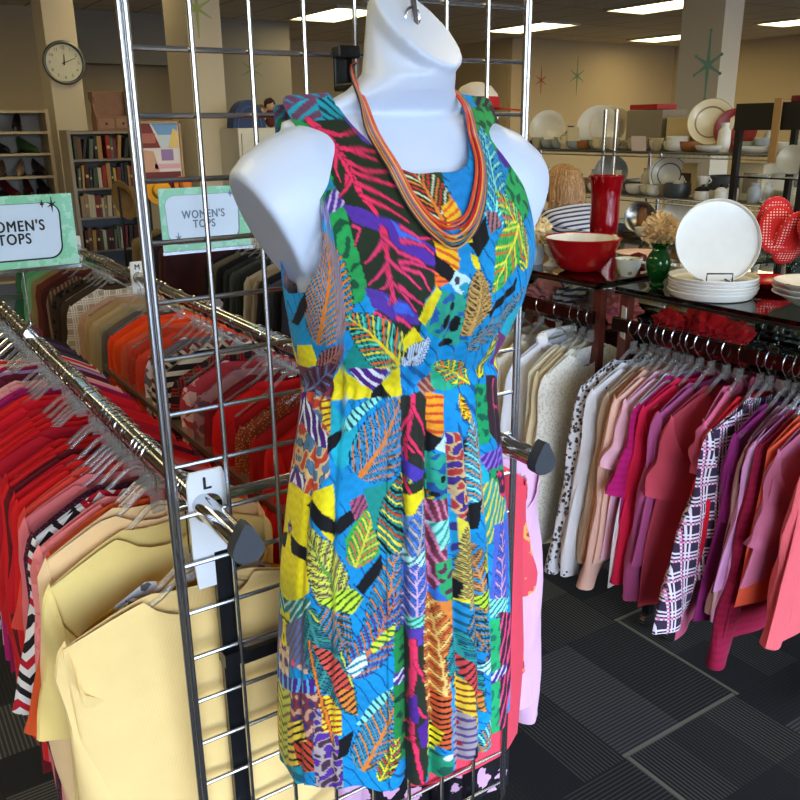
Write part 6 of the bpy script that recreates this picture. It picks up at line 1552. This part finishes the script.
for i, (row, x, c) in enumerate(sc_):
    lvl = SZ[row+1]+.0045
    shoe((1.0+x, 7.23, lvl), c, -PI/2+rnd.uniform(-.5, .5) if row != 1 else -1.2, '%s shoe of the %s shelf down, counted from its outer end' % (ordn(1+sum(1 for s in sc_ if s[0] == row and s[1] < x)), ordn(row+1)), heel=.05 if row in (3, 0) else .02, boot=.07 if row == 1 and x < .2 and x > -.2 else 0)
o = box_thing('mask_card', .82, .86, 7.10, 7.102, 1.384, 1.44, M_WHITE, 'small white card on the shoe shelf', 'card') if False else None

# ------------------------------------------------------------------ bookcase with books
bk = empty('bookcase', (1.685, 6.55, 0)); tag(bk, 'tall pale bookcase packed with old books under the wooden chest', 'bookcase')
KZ = (1.70, 1.513, 1.314, 1.107, .87, .62, .35, .06)
for s in (-1, 1): MB().b2(s*.235-.012, s*.235+.012, -.12, .12, 0, 1.715).build('side_panel', simple('dusty_laminate', (150,138,124), .6), bk, smooth=False)
for z in KZ: MB().b2(-.222, .222, -.12, .11, z-.012, z+.004).build('shelf', simple('dusty_laminate', (150,138,124), .6), bk, smooth=False)
MB().b2(-.222, .222, .11, .12, 0, 1.71).build('back_panel', simple('blue_grey_back', (96,102,116), .7), bk, smooth=False)
bc_ = [((70,26,24), 'maroon'), ((140,120,96), 'buff'), ((44,46,50), 'charcoal'), ((150,40,30), 'red'), ((186,176,156), 'cream'), ((60,70,56), 'olive'), ((100,70,50), 'brown'), ((36,50,70), 'navy'), ((170,130,80), 'tan'), ((90,100,90), 'sage'), ((190,160,60), 'yellow'), ((120,40,56), 'wine')]
for row in range(1, 5):
    x = -.212; z = KZ[row]+.0045; n = 0; gap = KZ[row-1]-.012-z
    cc = {}
    while x < .195:
        wd = rnd.uniform(.014, .030); h = min(gap-.012, rnd.uniform(.13, .17)); c, cname = bc_[rnd.randrange(12)]; n += 1
        lean = rnd.choice([0, 0, 0, .12, .2]) if row == 1 else rnd.choice([0, 0, .06])
        if x + wd + h*math.sin(lean) > .22: break
        o = empty('book', (1.685+x+wd/2+h*math.sin(lean)*.5, 6.47, z))
        mt = Matrix.Rotation(lean, 3, 'Y'); h2 = h/2*math.cos(lean)+wd/2*math.sin(lean)
        MB().box(0, 0, h2, wd, .11, h, mat=mt).build('cover', simple('cloth_'+cname, c, .7), o, smooth=False)
        cc[cname] = cc.get(cname, 0)+1
        tag(o, '%s %s book from the column end, %s shelf of the tall bookcase' % (ordn(cc[cname]), cname, ordn(row)), 'book', 'books in the tall bookcase')
        if rnd.random() < .35: pv = MB().box(0, -.056, h2, wd*.7, .0015, h*.12, mat=mt).build('spine_label', simple('spine_gilt', (196,176,130), .6), o, smooth=False)
        x += wd+h*math.sin(lean)+.0015
        if row == 1 and n == 6: x += .03
# wooden chest on the bookcase
ch = empty('wooden_chest', (1.79, 6.55, 1.7045)); tag(ch, 'small rustic wooden chest with two drawers on top of the bookcase', 'chest')
M_OLDW = simple('old_brown_wood', (150,108,84), .65, 0, .4, 18)
cb = MB().b2(-.125, .125, -.07, .07, .0, .105).build('drawer_case', M_OLDW, ch, smooth=False, bevel=.004)
for s in (-1, 1):
    dw = MB().b2(s*.06-.054, s*.06+.054, -.078, -.071, .02, .085).build('drawer', simple('chest_drawer_wood', (166,120,92), .6, 0, .4, 22), ch, smooth=False, bevel=.003)
    MB().blob((s*.06, -.084, .052), (.008, .007, .008), 10, 7).build('knob', M_DARK, dw)
bp = MB(); prof_ = [(-.125, .105), (-.125, .12), (-.112, .15), (-.118, .19), (-.132, .225), (-.13, .275), (.13, .275), (.132, .225), (.118, .19), (.112, .15), (.125, .12), (.125, .105)]
bp.rings([[(x, y, z) for x, z in prof_] for y in (.045, .065)]); bp.build('back_board', M_OLDW, ch, smooth=False)
for s in (-1, 1): MB().rings([[(s*(.118+d), y, z) for y, z in ((.045, .105), (-.05, .105), (-.02, .15), (.0, .19), (-.03, .235), (-.02, .27), (.045, .27))] for d in (-.006, .006)]).build('side_board', M_OLDW, ch, smooth=False)
o = box_thing('white_box', 1.93, 2.04, 6.45, 6.55, 1.7045, 1.85, M_WHITE, 'plain white box next to the wooden chest', 'box') if False else None
# framed collage on a stand
po_ = empty('framed_collage', (1.83, 5.62, 0)); tag(po_, 'framed geometric collage in red, lilac and blue behind the wire grid', 'picture')
MB().b2(-.13, .13, 0, .02, 1.30, 1.755).build('backing', simple('collage_white', (222,214,220), .6), po_, smooth=False)
fm = MB()
for a_ in ((-.14, -.128, 1.29, 1.765), (.128, .14, 1.29, 1.765)): fm.b2(a_[0], a_[1], -.012, .022, a_[2], a_[3])
fm.b2(-.14, .14, -.012, .022, 1.29, 1.302).b2(-.14, .14, -.012, .022, 1.753, 1.765); fm.build('frame', simple('pine_frame', (176,140,90), .5), po_, smooth=False)
def panel(pts, c, y=-.002): MB().rings([[(x, yy, z) for x, z in pts] for yy in (y, y+.0015)]).build('colour_panel', simple('collage_%d_%d_%d' % c, c, .6), po_, smooth=False)
panel([(-.12, 1.60), (.0, 1.60), (-.06, 1.75), (-.12, 1.75)], (120,40,34)); panel([(-.12, 1.63), (-.03, 1.63), (-.03, 1.69), (-.12, 1.69)], (170,100,90), -.004)
panel([(.0, 1.66), (.12, 1.66), (.12, 1.75), (-.05, 1.75)], (110,160,220)); panel([(.0, 1.60), (.06, 1.60), (.11, 1.68), (-.01, 1.68)], (196,210,230), -.004); panel([(.05, 1.60), (.12, 1.60), (.12, 1.70), (.09, 1.72)], (226,196,120), -.005)
panel([(-.12, 1.45), (-.02, 1.45), (-.05, 1.58), (-.12, 1.59)], (206,160,140)); panel([(.0, 1.52), (.08, 1.52), (.08, 1.59), (.0, 1.59)], (150,120,180)); panel([(-.05, 1.47), (.12, 1.47), (.12, 1.50), (-.05, 1.50)], (220,170,190)); panel([(-.12, 1.31), (.12, 1.31), (.12, 1.45), (-.12, 1.45)], (110,30,34))
for s in (-1, 1): MB().cyl((s*.10, .06, 0), (s*.10, .03, 1.45), .010, 10).build('easel_leg', M_BLACK, po_)
for i, (x, z, c, lab) in enumerate(((1.74, 1.30, (232,160,20), 'amber yellow straw hat with a green band on the collage corner'), (1.90, 1.33, (226,120,30), 'small orange straw hat beside the amber yellow one'))):
    ht = empty('straw_hat', (x+.02, 5.52, z+.03)); ht.rotation_euler = (1.25, 0, .3*i)
    MB().lathe([(.085-.02*i, 0), (.086-.02*i, .004), (.05-.01*i, .012), (.046-.01*i, .05), (.02, .06), (0, .06)], 28).build('crown', simple('straw_%d' % i, c, .7), ht)
    MB().lathe([(.0505-.01*i, .013), (.0495-.01*i, .026), (.0475-.01*i, .026)], 28).build('hat_band', simple('band_green', (60,96,40), .7), ht)
    pg = MB().cyl((x+.02, 5.525, 0), (x+.02, 5.525, z+.02), .008, 8).build('hat_peg', M_BLACK); tag(pg, ('first' if i == 0 else 'second')+' thin black peg stand behind the straw hats', 'stand', 'hat peg stands')
    tag(ht, lab, 'hat')
ht = empty('felt_hat', (1.60, 5.78, 1.27)); ht.rotation_euler = (0, PI/2-.2, .3); tag(ht, 'tan brown brimmed hat hanging at the bookcase edge', 'hat')
MB().lathe([(.13, .0), (.132, .004), (.08, .012), (.075, .06), (.05, .09), (0, .09)], 36).build('crown', simple('tan_felt', (150,116,70), .85), ht)
MB().lathe([(.0805, .013), (.078, .035), (.076, .035)], 36).build('hat_band', simple('dark_ribbon', (50,36,26), .7), ht)
pg = MB().cyl((0, 0, 0), (0, 0, 1.36), .008, 8).build('hat_peg', M_BLACK, loc=(1.575, 5.78, 0)); tag(pg, 'thin black peg stand carrying the tan brown hat', 'stand', 'hat peg stands')
# second shelf unit with dark wares
b2_ = empty('narrow_shelf_unit', (2.72, 7.6, 0)); tag(b2_, 'narrow pale shelf unit with dark wares half hidden by the cream column', 'shelf unit')
for s in (-1, 1): MB().b2(s*.14-.012, s*.14+.012, -.12, .12, 0, 1.78).build('side_panel', M_PALE, b2_, smooth=False)
for z in (1.76, 1.67, 1.51, 1.34, 1.2, .9, .5, .1): MB().b2(-.13, .13, -.12, .11, z-.012, z).build('shelf', M_PALE, b2_, smooth=False)
MB().b2(-.13, .13, .11, .12, 0, 1.77).build('back_panel', simple('dark_back', (40,34,32), .7), b2_, smooth=False)
for i, (z, x) in enumerate(((1.67, -.03), (1.67, .06), (1.51, 0), (1.51, .08), (1.34, -.02), (1.34, .07), (1.2, .02))):
    o = MB().lathe([(0, 0), (.035, 0), (.04, .03), (.03, .07), (.02, .085), (0, .085)], 18).build('dark_vase', simple('dark_ware', (46,34,30), .4), loc=(2.72+x, 7.56, z+.0005)); o.scale = (.85,)*3; tag(o, 'small dark vase, %s from the top of the narrow shelf unit' % ordn(i+1), 'vase', 'dark vases on the narrow unit')

# ------------------------------------------------------------------ white cabinet with toys, behind the mannequin shoulder
cbn = empty('white_cabinet', (2.95, 6.05, 0)); tag(cbn, 'low white cabinet behind the mannequin shoulder with dolls on top', 'cabinet')
MB().b2(-.48, .48, -.2, .2, .08, 1.715).build('carcass', simple('off_white_laminate', (206,204,196), .5), cbn, smooth=False, bevel=.004)
for s in (-1, 1):
    d_ = MB().b2(s*.235-.225, s*.235+.225, -.218, -.201, .12, 1.68).build('door', simple('off_white_laminate', (206,204,196), .5), cbn, smooth=False, bevel=.003); MB().cyl((s*.03, -.232, .9), (s*.03, -.232, 1.05), .006, 8).build('handle', M_STEEL, d_)
MB().b2(-.46, .46, -.17, .19, 0, .08).build('plinth', M_DARK, cbn, smooth=False)
# blue dome shaped hat box
o = MB().rings([[(.125*math.cos(PI*k/20), y, .19*math.sin(PI*k/20)) for k in range(21)] for y in (-.06, .06)]).build('dome_bag', simple('blue_canvas', (40,62,110), .7), loc=(2.58, 5.95, 1.716)); tag(o, 'blue dome shaped bag on the white cabinet beside the column', 'bag')
MB().tube([(.09*math.cos(PI*k/20), -.064, .145*math.sin(PI*k/20)) for k in range(21)], .004, 6).build('piping', simple('blue_piping', (70,96,150), .7), o)
def doll(x, y, z, s, c, hair, label):
    o = empty('toy_doll', (x, y, z)); tag(o, label, 'doll', 'dolls on the white cabinet')
    MB().blob((0, 0, .055*s), (.038*s, .032*s, .055*s), 16, 10).build('body', simple('doll_dress_'+label.split()[0], c, .8), o)
    h_ = MB().blob((0, 0, .135*s), (.03*s, .03*s, .034*s), 16, 12).build('head', simple('doll_skin', (206,160,130), .6), o)
    MB().blob((0, .006*s, .145*s), (.036*s, .034*s, .034*s), 16, 10, lambda d: 1+.08*math.sin(9*d.x+7*d.z)).build('hair', simple('doll_hair_'+label.split()[0], hair, .9), h_)
    for q in (-1, 1): MB().tube([(q*.03*s, -.005, .085*s), (q*.05*s, -.015, .05*s)], .009*s, 8).build('arm', simple('doll_skin', (206,160,130), .6), o)
doll(2.76, 5.92, 1.716, 1.15, (90,30,30), (50,22,18), 'maroon dressed doll with dark hair on the white cabinet')
doll(2.70, 5.95, 1.716, .9, (120,100,50), (100,80,40), 'olive dressed small doll beside the dark haired one')
doll(2.93, 5.92, 1.716, .75, (140,80,50), (110,60,40), 'rusty dressed small doll nearest the mannequin shoulder')
# baseball cap on a stand
cp_ = empty('baseball_cap', (2.42, 3.08, 1.785)); cp_.scale = (1.2,)*3; tag(cp_, 'red and white cap on a stand behind the mannequin shoulder', 'cap')
MB().lathe([(.085, 0), (.086, .02), (.078, .05), (.055, .078), (.02, .092), (0, .094)], 32).build('crown', simple('cap_white', (222,214,206), .8), cp_)
MB().lathe([(.0865, -.002), (.0875, .02), (.082, .042), (.080, .042)], 32).build('red_band', simple('cap_red', (176,20,28), .8), cp_)
vz = MB(); vz.rings([[(.03+r*1.0*math.cos(a), r*.95*math.sin(a), z-.10*max(0, r*math.cos(a)-.05)) for r, a in [(.085, math.radians(q)) for q in range(-70, 71, 10)]+[(.14, math.radians(q)) for q in range(60, -61, -10)]] for z in (.0, .005)]); vz.build('visor', simple('cap_red', (176,20,28), .8), cp_, rot=(0, 0, -.8))
pg = MB().cyl((0, 0, .012), (0, 0, 1.85), .010, 12).lathe([(0, 0), (.12, 0), (.12, .012), (0, .012)], 28).lathe([(0, 1.85), (.04, 1.85), (.04, 1.856), (0, 1.856)], 20).build('hat_stand', M_BLACK, loc=(2.42, 3.08, 0)); tag(pg, 'black pole stand carrying the red and white cap', 'stand')

# ------------------------------------------------------------------ second clothes rack further back
r2 = empty('clothes_rack', (1.66, 3.95, 0)); tag(r2, 'single-rail clothes rack of dark jackets further back', 'clothes rack')
MB().cyl((0, -1.0, 1.24), (0, 1.2, 1.24), .016, 16).build('rail', M_CHROME, r2)
for y in (-.95, 1.15):
    MB().cyl((0, y, .03), (0, y, 1.24), .014, 12).build('upright', M_CHROME, r2); MB().b2(-.25, .25, y-.015, y+.015, 0, .03).build('foot', M_BLACK, r2, smooth=False)
r2l = [(3.02, (34,34,44), 'midnight grey jacket'), (3.10, (18,18,20), 'black cardigan'), (3.18, (70,72,84), 'pewter grey sweater'), (3.26, (26,26,32), 'black blouse'), (3.34, (150,134,108), 'fawn cardigan'), (3.42, (170,156,130), 'oatmeal sweater'), (3.50, (30,34,34), 'black knit'), (3.58, (66,70,66), 'storm grey jacket'), (3.66, (44,46,46), 'charcoal jacket'), (3.74, (20,20,22), 'jet black blazer'), (3.82, (108,98,84), 'mushroom top'), (3.90, (24,22,24), 'black shirt'),
 (4.50, (60,26,34), 'dark cherry top'), (4.58, (90,52,48), 'russet jacket'), (4.66, (50,44,60), 'aubergine sweater'), (4.74, (100,54,46), 'terracotta blouse'), (4.82, (28,28,36), 'ink black jacket'), (4.90, (22,24,30), 'navy black coat'), (4.98, (120,98,60), 'ochre shirt'), (5.06, (140,116,80), 'straw coloured top')]
for i, (y, c, nm2) in enumerate(r2l):
    rz = rnd.uniform(-.1, .1); k = nm2.split()[-1]
    garment(k if k not in ('knit', 'top') else 'top', '%s on the rack of dark jackets further back' % nm2, k, fabric('rack_cloth', c), (1.66, y, 1.24), rz, L=.72, w=.225, sleeve=.58, seed=900+i, group='clothes on the rack further back')
    hanger((1.66, y, 1.24), rz, 'clear hanger of the %s on the rack further back' % nm2, 'hangers on the rack further back')
# leaning mirror by the column
mr = empty('standing_mirror', (2.06, 5.3, 0)); tag(mr, 'cream framed standing mirror between the far clothes', 'mirror')
f_ = MB().b2(-.16, -.13, -.01, .02, .05, 1.25).b2(.13, .16, -.01, .02, .05, 1.25).b2(-.13, .13, -.01, .02, .05, .08).b2(-.13, .13, -.01, .02, 1.22, 1.25); f_.build('frame', simple('cream_frame', (206,190,150), .5), mr, smooth=False)
MB().b2(-.13, .13, .002, .012, .08, 1.22).build('glass', simple('dark_mirror', (40,36,34), .05, .9), mr, smooth=False); MB().b2(-.14, .14, -.05, .10, 0, .05).build('base', M_PALE, mr, smooth=False)

# ------------------------------------------------------------------ the shopper in the striped top
PX, PY = 2.90, 2.78
per = empty('person', (PX, PY, 0), .1); tag(per, 'person with long blond hair in a blue and white striped top, bending over the china', 'person')
def skin(name, verts, edges, radii, m, parent, root=0, lv=2):
    me = bpy.data.meshes.new(name); me.from_pydata(verts, edges, []); o = bpy.data.objects.new(name, me); COL.objects.link(o); o.parent = parent
    s = o.modifiers.new('Skin', 'SKIN'); s.use_smooth_shade = True
    sl = me.skin_vertices[0].data
    for i, r in enumerate(radii):
        sl[i].radius = (r, r) if not isinstance(r, tuple) else r; sl[i].use_root = (i == root)
    sb = o.modifiers.new('Subdivision', 'SUBSURF'); sb.levels = lv; sb.render_levels = lv
    me.materials.append(m); return o
M_SKIN = simple('skin', (206,152,122), .55)
# facing +y (away from the camera), leaning forward over a shelf
bv = [(0,0,.86),(0,.04,1.0),(0,.10,1.15),(0,.13,1.335),(0,.175,1.39),(0,.21,1.43),(0,.235,1.47),(0,.24,1.52),
      (-.10,0,.82),(-.11,.03,.46),(-.115,-.03,.08),(-.115,.10,.035),(.10,0,.82),(.11,.03,.46),(.115,-.03,.08),(.115,.10,.035),
      (-.16,.14,1.345),(-.21,.24,1.06),(-.16,.44,.98),(-.13,.52,.97),(.16,.14,1.345),(.21,.24,1.06),(.16,.44,.98),(.13,.52,.97)]
be = [(0,1),(1,2),(2,3),(3,4),(4,5),(5,6),(6,7),(0,8),(8,9),(9,10),(10,11),(0,12),(12,13),(13,14),(14,15),(3,16),(16,17),(17,18),(18,19),(3,20),(20,21),(21,22),(22,23)]
br = [(.125,.095),(.11,.08),(.115,.085),(.085,.07),(.05,.05),(.052,.05),(.085,.095),(.075,.08),.085,.055,.038,.035,.085,.055,.038,.035,.040,.036,.030,.028,.040,.036,.030,.028]
pb = skin('body', bv, be, br, M_SKIN, per)
t = NT('striped_jersey'); tc = t.n('ShaderNodeTexCoord'); sp = t.n('ShaderNodeSeparateXYZ'); t.l(tc.outputs['Object'], sp.inputs[0])
t.bsdf(t.mix(t.math('LESS_THAN', t.math('FRACT', t.math('MULTIPLY', t.math('ADD', t.math('MULTIPLY', sp.outputs[2], .86), t.math('MULTIPLY', sp.outputs[1], .5)), 44.0)), .42), lin((214,216,226)), lin((50,60,110))), .85)
skin('striped_top', [(0,.0,.88),(0,.04,1.0),(0,.08,1.19),(0,.13,1.34),(0,.165,1.385),(-.16,.14,1.345),(-.21,.24,1.08),(-.17,.42,.99),(.16,.14,1.345),(.21,.24,1.08),(.17,.42,.99)], [(0,1),(1,2),(2,3),(3,4),(3,5),(5,6),(6,7),(3,8),(8,9),(9,10)], [(.15,.115),(.138,.108),(.148,.118),(.138,.108),(.07,.065),.072,.056,.045,.072,.056,.045], t.m, per)
skin('trousers', [(0,0,.90),(-.10,0,.80),(-.11,.03,.46),(-.115,-.03,.10),(.10,0,.80),(.11,.03,.46),(.115,-.03,.10)], [(0,1),(1,2),(2,3),(0,4),(4,5),(5,6)], [(.15,.115),.10,.072,.058,.10,.072,.058], simple('dark_denim', (36,40,60), .85), per)
per.scale = (.965, .965, .965)
hr = MB(); rr_ = random.Random(4)
hr.blob((0, .225, 1.49), (.090, .100, .108), 30, 20, lambda d: 1+.02*math.sin(16*math.atan2(d.y, d.x)))
for k in range(60):
    a = math.radians(180+rr_.uniform(0, 180)); ca, sa = math.cos(a), math.sin(a)
    x0, y0 = .080*ca, .225+.098*sa
    ln_ = rr_.uniform(.08, .17)
    hr.tube([(x0*.7, .225+.075*sa, 1.57), (x0*1.02, y0, 1.50), (x0*1.12, y0-.012, 1.43), (x0*1.15+rr_.uniform(-.03, .03), y0-.012, 1.51-ln_)], [.012, .016, .014, .005], 6)
t = NT('blond_hair'); v = t.coord('Object', (60, 60, 4)); n_ = t.noise(v, 3, 3); t.bsdf(t.ramp(n_, [(.3, lin((112,76,44))), (.55, lin((176,132,84))), (.75, lin((214,178,126)))]), .5); hr.build('hair', t.m, per)
